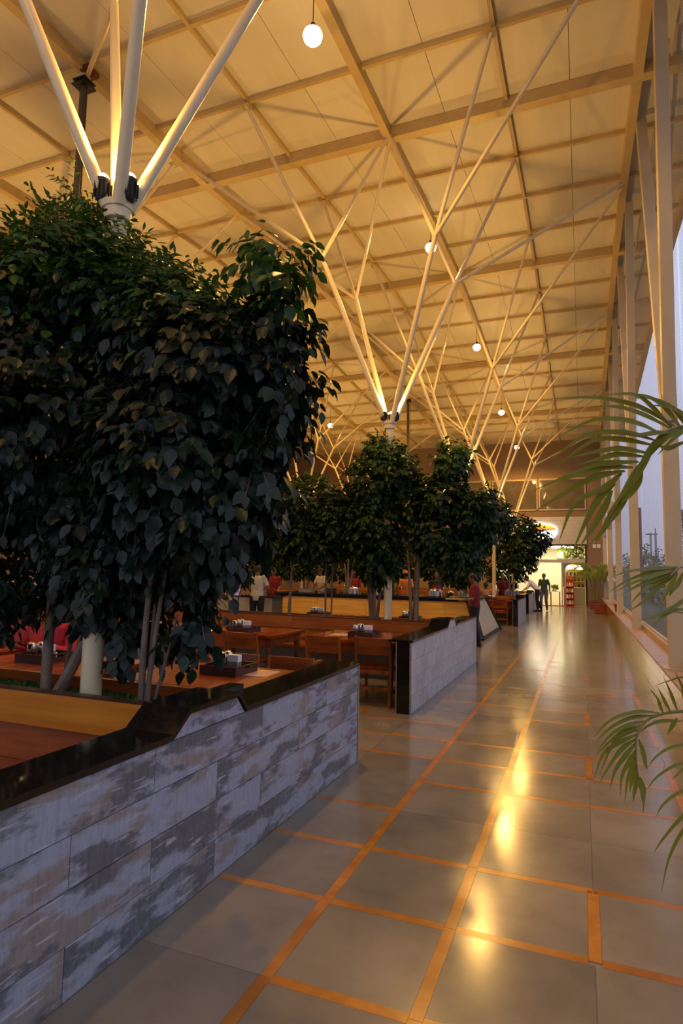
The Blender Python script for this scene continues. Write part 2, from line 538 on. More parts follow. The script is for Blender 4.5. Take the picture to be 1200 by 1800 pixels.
for a, b in strips:
    for y0, y1 in zip(seg[:-1], seg[1:]):
        m_ = MB()
        ym = (y0 + y1) / 2
        za, zm, zb = ZR(y0) + 0.2, ZR(ym) + 0.2, ZR(y1) + 0.2
        P = [(a + .004, y0 + .003, za), (b - .004, y0 + .003, za), (a + .004, ym, zm), (b - .004, ym, zm), (a + .004, y1 - .003, zb), (b - .004, y1 - .003, zb)]
        P += [(x, y, z + 0.05) for x, y, z in P]
        m_.add(P, [(0, 2, 3, 1), (2, 4, 5, 3), (6, 7, 9, 8), (8, 9, 11, 10), (0, 1, 7, 6), (4, 10, 11, 5), (0, 6, 8, 2), (2, 8, 10, 4), (1, 3, 9, 7), (3, 5, 11, 9)])
        m_.build('ceiling_panel', M['panel'], ceiling)
def channel(mb, a, b, wd, hg):
    """steel section: web with two small lips, lower edge from a to b"""
    a, b = Vector(a), Vector(b)
    mb.beam(a + Vector((0, 0, hg / 2)), b + Vector((0, 0, hg / 2)), wd, hg)
nb = [-3.1, 0, 3.1, 6.2, 9.3, 12.4, 15.5, 18.6, 21.7, 24.8, 27.9, 31.0, 33.8]
for x in XT + [2.1]:
    for y0, y1 in zip(nb[:-1], nb[1:]):
        m_ = MB()
        channel(m_, (x, y0, ZR(y0)), (x, y1, ZR(y1)), 0.13, 0.2)
        m_.build('roof_beam', M['beam'], ceiling)
for x in XN:
    for y0, y1 in zip(nb[:-1], nb[1:]):
        m_ = MB()
        channel(m_, (x, y0, ZR(y0) + 0.125), (x, y1, ZR(y1) + 0.125), 0.055, 0.075)
        m_.build('roof_purlin', M['beam'], ceiling)
k = -8
while True:
    y = 9.3 + 1.55 * k
    if y > 33.7: break
    thick = k % 4 == 0
    m_ = MB()
    if thick: channel(m_, (-17.9, y, ZR(y) - 0.003), (2.1, y, ZR(y) - 0.003), 0.16, 0.2)
    else: channel(m_, (-17.9, y, ZR(y) + 0.120), (2.1, y, ZR(y) + 0.120), 0.055, 0.078)
    m_.build('cross_beam' if thick else 'cross_purlin', M['beam'], ceiling)
    k += 1

# ================================================================== FAR WALL with windows and the lit shop front
YW = 33.8
SX0, SX1, SZ = -4.4, 0.21, 3.18
wall_back = MB()
wall_back.box((-18.2, YW, 0), (SX0, YW + 0.25, 4.62)).box((SX1, YW, 0), (1.05, YW + 0.25, 4.62)).box((-18.2, YW, 4.62), (1.05, YW + 0.25, 9.2))
wb = tag(wall_back.build('wall_back', M['farwall']), kind='structure')
fa = MB()
for q in range(7):                                         # white fascia of horizontal boards
    MB().box((SX0, YW - 0.06, SZ + 0.02 + q * 0.205), (SX1 + 0.03, YW, SZ + 0.218 + q * 0.205)).build('fascia_board', M['whitewall'], wb)
MB().box((SX0, YW - 0.04, SZ + 0.02), (SX1, YW + 0.25, 4.62)).build('fascia_core', M['farwall'], wb)
MB().box((SX0, YW - 0.10, SZ - 0.07), (SX1 + 0.03, YW + 0.02, SZ + 0.02)).build('lintel', M['darkmetal'], wb)
for wn, (xa, xb) in enumerate([(-4.5, -2.14), (-2.08, 0.24), (-9.4, -7.0), (-6.9, -4.6)]):
    o = MB()
    for lo, hi in (((xa, 4.98), (xb, 5.05)), ((xa, 6.6), (xb, 6.68)), ((xa, 5.05), (xa + .06, 6.6)), ((xb - .06, 5.05), (xb, 6.6))):
        o.box((lo[0], YW - 0.05, lo[1]), (hi[0], YW + 0.0, hi[1]))
    wo_ = tag(o.build('window_%d' % (wn + 1), M['frame']), kind='structure')
    MB().box((xa + .06, YW - 0.025, 5.05), (xb - .06, YW - 0.005, 6.6)).build('pane', M['glassdark'], wo_)
# shop room behind the opening
shop = MB()
shop.box((SX0 - .1, YW + .25, -0.02), (SX0, 38, 3.3)).box((SX1, YW + .25, -0.02), (SX1 + .1, 38, 3.3)).box((SX0, 37.9, -0.02), (SX1, 38, 3.3)).box((SX0, YW + .25, 3.2), (SX1, 38, 3.3))
so = tag(shop.build('wall_shop', M['cream']), kind='structure')
MB().box((SX0, YW - 0.05, -0.02), (SX1, 38, 0.012)).build('shop_floor', M['cream_panel'], so)
MB().box((SX0, YW - 0.08, -0.01), (SX1 - 1.1, YW + 0.02, 0.03)).build('red_threshold', cloth('red_mat', (0.25, 0.04, 0.02)), so)
MB().box((SX0, YW + .05, 2.24), (SX1 - 0.02, YW + .17, 2.40)).build('transom', M['whitewall'], so)
MB().box((-1.02, YW + .03, 0), (-0.96, YW + .13, 2.24)).build('jamb', M['whitewall'], so)
MB().box((SX1 - 0.06, YW - .02, 0), (SX1 + .02, YW + .2, SZ)).build('jamb', M['darkmetal'], so)
for q in range(3):
    MB().box((-3.9 + q * 1.25, 35.4, 3.15), (-3.4 + q * 1.25, 36.4, 3.2)).build('ceiling_light', M['lit'], so)
lmp = thing('shop_lamp', 'dazzling lamp hanging inside the shop above the entrance beam', 'lamp', (-1.08, 34.5, 2.62))
MB().tube([(0, 0, .2), (0, 0, .6)], .01, 6).build('cord', M['darkmetal'], lmp)
MB().ball((0, 0, .08), .15, 16, 10).build('lamp_globe', mat('dazzling_globe', (1, 1, 1), .4, emit=(1.0, .88, .6), estr=45.0), lmp, smooth=True)
la = bpy.data.lights.new('shop_ceiling_light', 'AREA')
la.shape, la.size, la.size_y, la.energy, la.color = 'RECTANGLE', 3.4, 2.4, SHOP_W, (1.0, 0.91, 0.70)
lo_ = bpy.data.objects.new('shop_ceiling_light', la); COL.objects.link(lo_)
lo_.location = (-2.1, 35.8, 3.12)
# lit shop sign on the fascia
sg = thing('shop_sign', 'glowing yellow and white shop sign with cut corners above the bright shop opening', 'sign', (-2.0, YW - 0.07, 3.9))
poly = [(-0.86, 0.12), (-0.62, 0.30), (-0.05, 0.44), (0.62, 0.30), (0.82, 0.14), (0.84, -0.12), (0.66, -0.36), (0.1, -0.56), (-0.6, -0.45), (-0.88, -0.2)]
MB().prism([(a * 1.0, b) for a, b in poly], 1, -0.10, 0.0).build('sign_body', mat('sign_white', (1, 1, 1), 0.4, emit=(1.0, 0.90, 0.88), estr=2.6), sg)
MB().prism([(-0.70, 0.16), (-0.5, 0.28), (-0.05, 0.38), (0.58, 0.26), (0.74, 0.13)], 1, -0.115, -0.10).build('yellow_field', mat('sign_yellow', (0.9, 0.6, 0.05), 0.4, emit=(1.0, 0.62, 0.05), estr=0.95), sg)
MB().prism([(-0.74, 0.02), (-0.70, 0.16), (0.74, 0.13), (0.76, 0.02)], 1, -0.115, -0.10).build('orange_band', mat('sign_orange', (0.9, 0.3, 0.1), 0.4, emit=(1.0, 0.28, 0.08), estr=0.95), sg)

# ================================================================== LEFT WALL AND FOOD STALLS (seen between the trees)
wl = tag(MB().box((-18.3, -4, 0), (-18.05, 34, 9.2)).build('wall_left', M['farwall']), kind='structure')
def stall(name, lab, y0, y1, col, es):
    t = thing(name, lab, 'food stall', (-17.2, (y0 + y1) / 2, 0))
    h = (y1 - y0) / 2
    MB().box((0, -h, 0), (0.6, h, 1.05)).build('counter', M['cream_panel'], t)
    MB().box((-0.05, -h, 1.05), (0.68, h, 1.10)).build('counter_top', M['granite'], t)
    MB().box((-0.78, -h, 0), (-0.7, h, 3.2)).build('back_panel', M['whitewall'], t)
    MB().box((-0.7, -h + .2, 2.0), (-0.66, h - .2, 2.7)).build('lit_board', mat('lit_board', (1, 1, 1), 0.5, emit=col, estr=es), t)
    for z in (1.35, 1.7):
        MB().box((-0.7, -h + .2, z), (-0.42, h - .2, z + .03)).build('shelf', M['wood_y'], t)
    MB().box((-0.8, -h, 3.0), (0.75, h, 3.2)).build('canopy', M['whitewall'], t)
    for q in (-0.5, 0.5): MB().box((0.0, h * q - .35, 2.95), (0.3, h * q + .35, 3.0)).build('strip_light', M['lit'], t)
stall('food_stall', 'brightly lit food stall with cream board, first one seen between the nearest trees', 3.4, 7.4, (1.0, 0.83, 0.55), 1.6)
stall('food_stall', 'food stall with a teal lit board behind the trees', 15.2, 18.2, (0.06, 0.62, 0.42), 0.9)
stall('food_stall', 'lit food stall with warm white board at the far end of the stalls', 19.5, 24.0, (1.0, 0.8, 0.5), 1.6)
stall('food_stall', 'lit food stall with orange board between the other stalls', 9.5, 13.5, (1.0, 0.62, 0.3), 1.2)

# ================================================================== RIGHT LEDGE: tiled upstand with stone coping
wr = tag(MB().box((0.93, -3, -0.1), (1.30, 34, 0.435)).build('wall_right', M['grout']), kind='structure')
c1 = MB().box((0, 0.003, 0), (0.022, 0.597, 0.211)).mesh('ledge_tile', M['ledge'])
for q in range(57):
    for r in range(2):
        lt = link_mesh('ledge_tile', c1, wr, (0.91, -0.6 + 0.6 * q, 0.004 + r * 0.217))
        lt.rotation_euler = (0, rs.uniform(-.006, .006), rs.uniform(-.0025, .0025))
c2 = MB().box((0, 0.002, 0), (0.40, 1.198, 0.03)).mesh('coping_slab', M['coping'])
for q in range(29): link_mesh('coping_slab', c2, wr, (0.895, -0.9 + 1.2 * q, 0.434))
MB().box((1.17, -3, 0.464), (1.30, 34, 0.56)).build('net_curb', M['coping'], wr)

# ================================================================== FORKED SIDE COLUMNS and nets between them
names = ['nearest', 'second', 'third', 'fourth', 'fifth']
COLY = [2.35, 8.62, 14.65, 20.85, 27.0, 33.1]
def side_column(y, lab, near_dy, far_dy):
    t = thing('side_column', lab, 'column', (1.065, y, 0.46))
    MB().box((-0.16, -0.16, 0.0), (0.16, 0.16, 0.02)).build('base_plate', M['column'], t)
    zj = 3.9 - 0.46
    MB().box((-0.09, -0.085, 0.02), (0.09, 0.085, zj)).build('trunk', M['column'], t, bevel=0.006)
    for nm, dy, wd, off in (('near_arm', near_dy, 0.17, -0.045), ('far_arm', far_dy, 0.15, 0.04)):
        zt = ZR(y + dy) + 0.02 - 0.46
        mb = MB()
        mb.beam((0, off, zj - 0.35), (-0.03 if nm == 'far_arm' else -0.03, dy, zt), 0.15, wd, up=(0, 1, 0))
        mb.build(nm, M['column'], t, bevel=0.006)
    return t
side_column(COLY[0], 'cream steel column just outside the picture on the right, forking towards the roof', -0.8, 1.9)
side_column(COLY[1], 'broad cream forked steel column nearest on the right, behind the palm fronds', -0.72, 1.85)
side_column(COLY[2], 'forked cream column carrying the hanging sign board at the net', -1.45, 1.6)
side_column(COLY[3], 'forked cream column next to the small potted plant on the ledge', -1.6, 1.75)
side_column(COLY[4], 'forked cream column beside the large potted palm, fourth along the ledge', -1.6, 1.7)
side_column(COLY[5], 'last cream column, against the far wall', -1.6, 0.5)

def net(ya, yb, lab):
    t = thing('wire_net', lab, 'net', (1.235, (ya + yb) / 2, 0.56))
    h = (yb - ya) / 2
    mb = MB()
    r = 0.0011
    def wire(p, q):
        p, q = Vector(p), Vector(q)
        d = (q - p).normalized()
        s = Vector((1, 0, 0)); u = d.cross(s)
        vs_ = []
        for c in (p, q):
            for a in (0.5, 2.6, 4.7): vs_.append(c + s * (r * math.cos(a)) + u * (r * math.sin(a)))
        mb.add(vs_, [(0, 1, 4, 3), (1, 2, 5, 4), (2, 0, 3, 5)])
    top = min(ZR(ya), ZR(yb)) - 0.56 + 0.05
    n = int(2 * h / 0.11)
    for q in range(n + 1): wire((0, -h + q * 2 * h / n, 0), (0, -h + q * 2 * h / n, top))
    n = int(top / 0.045)
    for q in range(n + 1): wire((0.004, -h, q * top / n), (0.004, h, q * top / n))
    tag(mb.build('netting', M['wire'], t), kind='stuff')
    MB().box((-0.012, -h, 0), (0.016, h, 0.03)).build('edge_bar', M['column'], t)
    MB().box((-0.012, -h, top - 0.03), (0.016, h, top)).build('edge_bar', M['column'], t)
nl = ['wire net from the picture edge to the nearest forked column', 'wire net between the nearest forked column and the one with the sign board',
      'wire net between the column with the sign board and the small potted plant', 'wire net beside the small potted plant on the ledge, reaching the large potted palm', 'wire net behind the two large potted palms']
for a, b, l_ in zip(COLY[:-1], COLY[1:], nl): net(a + 0.1, b - 0.1, l_)

# board hung on the net by the second column, and a junction box
t = thing('sign_board', 'tall dark edged board hung on the net beside the second forked column', 'board', (1.20, 15.75, 1.62))
MB().box((-0.05, -0.72, 0), (0.05, 0.72, 1.5)).build('board_body', mat('mauve_board', (0.26, 0.19, 0.19), 0.5), t, bevel=0.01)
MB().box((-0.062, -0.74, -0.015), (-0.046, 0.74, 1.515)).build('board_frame', M['darkmetal'], t)
t = thing('junction_box', 'small cream box fixed high on the third forked column', 'box', (0.97, 20.74, 3.55))
MB().box((-0.2, -0.1, 0), (0.0, 0.1, 0.36)).build('box_body', M['column'], t, bevel=0.01)
MB().box((-0.21, -0.11, 0.02), (-0.195, 0.11, 0.34)).build('lid', M['column'], t)

# ================================================================== OUTSIDE
go = tag(MB().box((1.4, -20, -0.5), (120, 260, -0.3)).build('ground_outside', M['ground']), kind='structure')

# ================================================================== LEAVES
LV = np.array([(0, 0, 0), (-.20, .14, .03), (-.34, .40, .05), (-.22, .72, .03), (0, 1.0, -.07), (.22, .72, .03), (.34, .40, .05), (.20, .14, .03), (0, .38, -.03), (0, .72, -.03)], float)
LF = [(0, 8, 2, 1), (8, 9, 3, 2), (9, 4, 3), (0, 7, 6, 8), (8, 6, 5, 9), (9, 5, 4)]
LF_T = [f for f in LF if len(f) == 3]
LF_Q = [f for f in LF if len(f) == 4]

def norm(a): return a / np.maximum(np.linalg.norm(a, axis=-1, keepdims=True), 1e-9)

def leaf_frames(P, D, N):
    """rotation matrices with y along D and z near N"""
    y = norm(D)
    x = norm(np.cross(y, N))
    z = np.cross(x, y)
    return np.stack([x, y, z], axis=2)

def leaves_mesh(name, P, D, N, S, mats, midx=None, extra=None, wd=None):
    R = leaf_frames(P, D, N)
    n = len(P)
    LL = np.repeat(LV[None], n, 0)
    if wd is not None: LL[:, :, 0] *= wd[:, None]
    W = np.einsum('nij,nkj->nki', R, LL) * S[:, None, None] + P[:, None, :]
    verts = W.reshape(-1, 3)
    k = len(LV)
    base = (np.arange(n) * k)
    loops, starts, totals = [], [], []
    q = np.array(LF_Q); t_ = np.array(LF_T)
    lq = (base[:, None, None] + q[None]).reshape(-1)
    lt = (base[:, None, None] + t_[None]).reshape(-1)
    loop = np.concatenate([lq, lt])
    nq, ntri = n * len(q), n * len(t_)
    tot = np.concatenate([np.full(nq, 4), np.full(ntri, 3)])
    mi = np.zeros(nq + ntri, int)
    if midx is not None:
        mi = np.concatenate([np.repeat(midx, len(q)), np.repeat(midx, len(t_))])
    if extra is not None:
        ev, ef = extra
        loop = np.concatenate([loop, (np.array(ef) + len(verts)).reshape(-1)])
        tot = np.concatenate([tot, np.full(len(ef), 4)])
        mi = np.concatenate([mi, np.full(len(ef), len(mats) - 1)])
        verts = np.concatenate([verts, ev])
    me = bpy.data.meshes.new(name)
    me.vertices.add(len(verts)); me.vertices.foreach_set('co', verts.reshape(-1))
    me.loops.add(len(loop)); me.loops.foreach_set('vertex_index', loop.astype(np.int32))
    me.polygons.add(len(tot))
    st = np.concatenate([[0], np.cumsum(tot)[:-1]])
    me.polygons.foreach_set('loop_start', st.astype(np.int32))
    me.polygons.foreach_set('loop_total', tot.astype(np.int32))
    for m in mats: me.materials.append(m)
    me.polygons.foreach_set('material_index', mi.astype(np.int32))
    me.update(calc_edges=True)
    me.validate()
    return me

def twig_leaves(blobs, per_twig, leaf, seed, droop=0.7):
    """leaves set alternately along drooping twigs that start inside each blob and end on its skin"""
    g = np.random.default_rng(seed)
    P, D, N, S, T = [], [], [], [], []
    droop0, per0 = droop, per_twig
    tw_v, tw_f = [], []
    for blob in blobs:
        c, r, n = np.array(blob[0]), np.array(blob[1]), blob[2]
        ls = blob[3] if len(blob) > 3 else 1.0
        fine = ls < .7
        droop, per_twig = (.28, per0 + 3) if fine else (droop0, per0)
        d = norm(g.normal(size=(n, 3)))
        ph = g.uniform(0, 6.28, 3)
        lump = 0.5 + 0.5 * np.sin(4.1 * d[:, :1] + ph[0]) * np.sin(4.7 * d[:, 1:2] + ph[1]) + 0.35 * np.sin(5.3 * d[:, 2:3] + ph[2])
        end = c + d * r * (0.70 + 0.22 * np.clip(lump, 0, 1) + 0.16 * g.random((n, 1)))
        start = c + d * r * (0.15 if fine else 0.55) + np.array([0, 0, 0.05]) * g.random((n, 1))
        ln = np.linalg.norm(end - start, axis=1)
        for a in range(n):
            ax = end[a] - start[a]
            L = max(np.linalg.norm(ax), leaf * 2.2)
            ax = ax / max(np.linalg.norm(ax), 1e-6)
            sd = norm(np.cross(ax, [0.1, 0.2, 1.0]))
            pts = []
            for k in range(per_twig):
                f = (k + 0.6) / per_twig
                p = start[a] + ax * L * f + np.array([0, 0, -0.16 * droop * L * f * f])
                sgn = 1 if k % 2 else -1
                last = k == per_twig - 1
                dd = (ax * 0.55 + (0 if last else sgn) * sd * 0.75 + np.array([0, 0, -droop * (0.5 + 0.7 * g.random())]) + g.normal(size=3) * 0.22)
                nn = np.array([0, 0, 1.0]) * 0.45 + d[a] * 0.95 + g.normal(size=3) * 0.30
                P.append(p + dd / np.linalg.norm(dd) * leaf * ls * 0.12); D.append(dd); N.append(nn)
                S.append(leaf * ls * (0.72 + 0.5 * g.random())); T.append(.62 if fine else 1.0)
            if a % 2 == 0:
                q0, q1 = start[a], start[a] + ax * L + np.array([0, 0, -0.16 * droop * L])
                o = sd * 0.003
                b = len(tw_v)
                tw_v += [q0 - o, q0 + o, q1 + o * .5, q1 - o * .5]
                tw_f.append((b, b + 1, b + 2, b + 3))
    return np.array(P), np.array(D), np.array(N), np.array(S), (np.array(tw_v), tw_f), np.array(T)

SINGLE = [leaves_mesh('leaf', np.zeros((1, 3)), np.array([[0, 1.0, 0]]), np.array([[0, 0, 1.0]]), np.array([1.0]), [m]) for m in (M['leaf'], M['leaf_top'])]

def tree(label, base, stems, blobs, leaf, seed, per=7, singles=0, top_z=99.0, mats=('leaf', 'leaf_top'), group=None, name='planter_tree', droop=0.7):
    """base on the bed; stems: list of (polyline, r0, r1); blobs: (centre, radii, twigs)"""
    t = thing(name, label, 'tree', base, 0, group)
    b0 = Vector(base)
    for pts, ra, rb in stems:
        n = len(pts)
        MB().tube(pts, [ra + (rb - ra) * i / (n - 1) for i in range(n)], 9).build('trunk', M['bark'], t, world=True, smooth=True)
    P, D, N, S, tw, wd = twig_leaves(blobs, per, leaf, seed, droop)
    g = np.random.default_rng(seed + 1)
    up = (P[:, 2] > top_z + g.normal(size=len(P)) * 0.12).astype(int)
    b = np.array(base)
    if singles:
        R = leaf_frames(P, D, N)
        eye = np.array([0, 0, EYE])
        dist = np.linalg.norm(P - eye, axis=1)
        order = np.argsort(dist - S * 4.0)
        pick, rest = order[:singles], order[singles:]
        for i in pick:
            o = link_mesh('leaf', SINGLE[up[i]], t)
            mt = Matrix(R[i].tolist()).to_4x4()
            o.matrix_local = Matrix.Translation(P[i] - b) @ mt @ Matrix.Diagonal((float(S[i] * wd[i]), float(S[i]), float(S[i]), 1.0))
        P, D, N, S, up, wd = P[rest], D[rest], N[rest], S[rest], up[rest], wd[rest]
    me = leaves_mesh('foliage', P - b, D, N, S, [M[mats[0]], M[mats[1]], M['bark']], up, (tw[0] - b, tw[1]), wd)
    tag(link_mesh('foliage', me, t), kind='stuff')
    return t

def bez(a, b, c, n=7):
    a, b, c = Vector(a), Vector(b), Vector(c)
    return [a * (1 - t) ** 2 + b * 2 * t * (1 - t) + c * t * t for t in [i / (n - 1) for i in range(n)]]

BED = 0.74
# -- the two big trees nearest the camera, in the first planter
tree('tall dark leafy tree at the left edge with two thick pale trunks', (-3.25, 3.08, BED),
     [(bez((-3.27, 3.08, BED), (-3.24, 3.05, 1.5), (-3.3, 3.15, 2.6)), .036, .018),
      (bez((-3.20, 3.10, BED), (-3.02, 3.12, 1.0), (-2.88, 3.2, 1.55)), .040, .03),
      (bez((-3.25, 3.2, BED), (-3.2, 3.25, 1.4), (-3.15, 3.3, 2.2)), .016, .008),
      (bez((-3.3, 3.15, 2.2), (-3.5, 3.1, 2.8), (-3.55, 3.1, 3.6)), .018, .006)],
     [((-3.75, 3.15, 3.35), (.75, .7, .55), 520), ((-3.0, 3.25, 3.45), (.55, .55, .42), 330), ((-3.45, 3.0, 2.55), (.85, .75, .75), 620), ((-4.3, 3.1, 2.3), (.6, .7, 1.3), 330),
      ((-3.15, 3.25, 1.95), (.75, .50, .50), 380), ((-3.85, 3.05, 1.42), (.34, .36, .36), 120), ((-2.72, 3.25, 1.62), (.25, .22, .25), 60),
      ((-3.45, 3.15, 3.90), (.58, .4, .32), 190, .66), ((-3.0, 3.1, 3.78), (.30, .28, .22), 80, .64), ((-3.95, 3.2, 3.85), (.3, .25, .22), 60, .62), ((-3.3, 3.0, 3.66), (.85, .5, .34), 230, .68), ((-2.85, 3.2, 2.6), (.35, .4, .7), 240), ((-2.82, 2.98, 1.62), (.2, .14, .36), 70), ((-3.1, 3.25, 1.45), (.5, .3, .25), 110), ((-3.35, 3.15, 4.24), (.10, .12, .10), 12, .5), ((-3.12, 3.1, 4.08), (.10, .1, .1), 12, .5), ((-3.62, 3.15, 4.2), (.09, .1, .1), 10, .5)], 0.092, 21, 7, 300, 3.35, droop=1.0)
tree('tall dark leafy tree with slender stems between the white pole and the near table', (-2.45, 3.05, BED),
     [(bez((-2.47, 3.05, BED), (-2.46, 3.0, 1.2), (-2.36, 3.0, 1.9)), .022, .014),
      (bez((-2.43, 3.04, BED), (-2.40, 3.05, 1.3), (-2.25, 3.1, 2.3)), .018, .008),
      (bez((-2.45, 3.08, BED), (-2.47, 3.1, 1.1), (-2.5, 3.2, 1.7)), .013, .008),
      (bez((-2.42, 3.08, BED), (-2.32, 3.1, 1.1), (-2.28, 3.1, 1.3)), .010, .006),
      (bez((-2.36, 3.0, 1.9), (-2.1, 3.0, 2.5), (-1.75, 3.0, 3.1)), .012, .004)],
     [((-2.42, 3.15, 3.05), (.55, .5, .36), 330), ((-2.45, 3.05, 3.33), (.44, .4, .20), 130, .66), ((-2.0, 3.0, 3.06), (.32, .28, .17), 70, .68), ((-2.75, 3.0, 3.55), (.3, .3, .22), 60, .64), ((-1.68, 3.0, 3.40), (.22, .2, .12), 22, .85), ((-1.56, 3.0, 3.12), (.11, .16, .22), 18, .95), ((-1.53, 3.0, 2.64), (.13, .16, .12), 16, .85), ((-1.6, 3.0, 2.36), (.10, .14, .14), 12), ((-2.05, 3.05, 2.75), (.52, .5, .45), 360), ((-2.25, 2.95, 2.25), (.60, .5, .55), 460), ((-1.95, 3.0, 1.95), (.33, .35, .38), 150),
      ((-2.6, 3.2, 1.80), (.46, .38, .36), 220), ((-2.68, 3.22, 1.25), (.15, .16, .26), 44), ((-2.22, 3.25, 1.22), (.12, .12, .13), 16), ((-2.3, 3.3, 1.55), (.2, .2, .2), 40),
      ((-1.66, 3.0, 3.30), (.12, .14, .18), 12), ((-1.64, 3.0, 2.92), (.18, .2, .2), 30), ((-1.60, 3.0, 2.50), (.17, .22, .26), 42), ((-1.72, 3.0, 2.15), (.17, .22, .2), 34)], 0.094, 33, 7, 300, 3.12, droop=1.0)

# -- second planter row (third module of booths)
def stems(x, y, zs, n, r, spread, seed, h):
    g = random.Random(seed)
    out = []
    for k in range(n):
        a = 2 * PI * k / max(n, 1) + g.random()
        q = (x + 0.05 * math.cos(a), y + 0.05 * math.sin(a), zs)
        e_ = (x + spread * math.cos(a), y + spread * math.sin(a), zs + h * (0.85 + 0.3 * g.random()))
        out.append((bez(q, (q[0] * .8 + e_[0] * .2, q[1], zs + h * .5), e_), r, r * .5))
    return out
Y2 = 9.48
tree('bushy dark tree with many fanned stems just left of the second white pole', (-3.15, Y2, BED), stems(-3.15, Y2, BED, 5, .028, .24, 1, 1.3),
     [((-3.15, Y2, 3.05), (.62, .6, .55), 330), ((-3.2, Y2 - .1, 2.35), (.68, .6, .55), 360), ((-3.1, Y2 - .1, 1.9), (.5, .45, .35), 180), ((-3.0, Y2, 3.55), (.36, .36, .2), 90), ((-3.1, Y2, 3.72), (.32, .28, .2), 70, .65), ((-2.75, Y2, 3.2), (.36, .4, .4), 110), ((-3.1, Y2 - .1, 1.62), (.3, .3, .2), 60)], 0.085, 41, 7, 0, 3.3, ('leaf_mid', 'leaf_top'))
tree('tall narrow topped dark tree right of the second white pole', (-2.5, Y2 + .05, BED), stems(-2.5, Y2 + .05, BED, 4, .032, .14, 2, 1.2),
     [((-1.88, Y2, 3.35), (.26, .3, .36), 110), ((-2.05, Y2, 2.75), (.5, .45, .45), 250), ((-2.15, Y2, 2.2), (.5, .45, .42), 240), ((-1.62, Y2, 2.55), (.26, .3, .28), 100), ((-1.5, Y2 + .3, 2.25), (.24, .3, .26), 80), ((-1.85, Y2, 1.95), (.38, .35, .25), 120), ((-1.45, Y2 + .1, 2.62), (.30, .35, .34), 110), ((-2.55, Y2 + .1, 2.75), (.28, .35, .45), 110)], 0.088, 42, 7, 0, 3.2, ('leaf_mid', 'leaf_top'))
tree('wide dark bush of a tree on two thin stems behind the middle booth bench', (-3.95, Y2, BED), stems(-3.95, Y2, BED, 2, .018, .06, 3, 1.3),
     [((-4.35, Y2, 2.75), (.68, .55, .55), 330), ((-4.3, Y2, 2.15), (.6, .5, .45), 260), ((-4.0, Y2, 2.0), (.4, .4, .3), 110), ((-3.72, Y2 - .1, 2.45), (.36, .45, .6), 190)], 0.085, 43, 7, 0, 3.15, ('leaf_mid', 'leaf_top'))
tree('dark tree with one leaning bare stem, left of the wide bush', (-4.78, Y2 + .1, BED), stems(-4.78, Y2 + .1, BED, 1, .03, .12, 4, 1.6),
     [((-5.2, Y2, 2.6), (.65, .55, .6), 260), ((-5.0, Y2, 2.0), (.45, .4, .35), 120)], 0.085, 44, 7, 0, 3.3, ('leaf_mid', 'leaf_top'))
tree('small low tree with forked stem behind the middle booth bench', (-5.85, Y2 + .1, BED), stems(-5.85, Y2 + .1, BED, 4, .018, .18, 5, .6),
     [((-5.8, Y2, 1.55), (.4, .35, .3), 130), ((-5.6, Y2, 2.3), (.6, .5, .5), 200), ((-6.4, Y2, 2.3), (.6, .5, .6), 180)], 0.08, 45, 6, 0, 3.3, ('leaf_mid', 'leaf_top'))
tree('dark tree at the hidden far left of the middle planter', (-7.2, Y2 + .1, BED), stems(-7.2, Y2 + .1, BED, 3, .03, .2, 6, 1.3),
     [((-7.2, Y2, 2.6), (.9, .6, .9), 260), ((-8.3, Y2, 2.5), (.8, .6, .9), 200)], 0.085, 46, 6, 0, 3.3, ('leaf_mid', 'leaf_top'))
# -- trees at the serving island and beyond
tree('dark tree with drooping fine leaves hanging over the serving island', (-2.85, 15.9, 0.97), stems(-2.85, 15.9, 0.97, 3, .03, .2, 7, 1.2),
     [((-2.35, 15.8, 3.0), (.6, .6, .65), 240), ((-2.75, 15.7, 2.3), (.62, .55, .6), 230), ((-2.85, 15.4, 1.65), (.55, .45, .35), 190), ((-1.85, 15.8, 3.05), (.33, .4, .34), 90)], 0.10, 51, 7, 0, 9, ('leaf_mid', 'leaf_mid'))
tree('round dark tree before the bright shop, at the end of the fourth planter', (-2.35, 22.3, BED), stems(-2.35, 22.3, BED, 3, .035, .2, 8, 1.5),
     [((-2.1, 22.2, 3.15), (.85, .7, .55), 260), ((-1.9, 22.2, 2.55), (.85, .7, .5), 260), ((-2.0, 22.1, 2.0), (.6, .6, .35), 150), ((-1.4, 22.2, 2.85), (.4, .45, .35), 90)], 0.115, 52, 7, 0, 9, ('leaf_mid', 'leaf_mid'))
tree('dark tree left of the far white pole, in the fourth planter', (-3.6, 22.3, BED), stems(-3.6, 22.3, BED, 3, .035, .25, 9, 1.5),
     [((-4.05, 22.2, 2.7), (.8, .7, .9), 260), ((-5.1, 22.2, 2.6), (.8, .7, .9), 200)], 0.115, 53, 6, 0, 9, ('leaf_mid', 'leaf_mid'))
tree('dark tree standing behind the serving island on the left', (-6.2, 16.3, 0.97), stems(-6.2, 16.3, 0.97, 3, .035, .25, 10, 1.3),
     [((-6.2, 16.3, 2.8), (1.0, .7, .8), 260), ((-4.6, 16.3, 2.9), (.9, .7, .8), 200), ((-7.6, 16.3, 2.8), (.9, .7, .8), 200)], 0.11, 54, 6, 0, 9, ('leaf_mid', 'leaf_mid'))

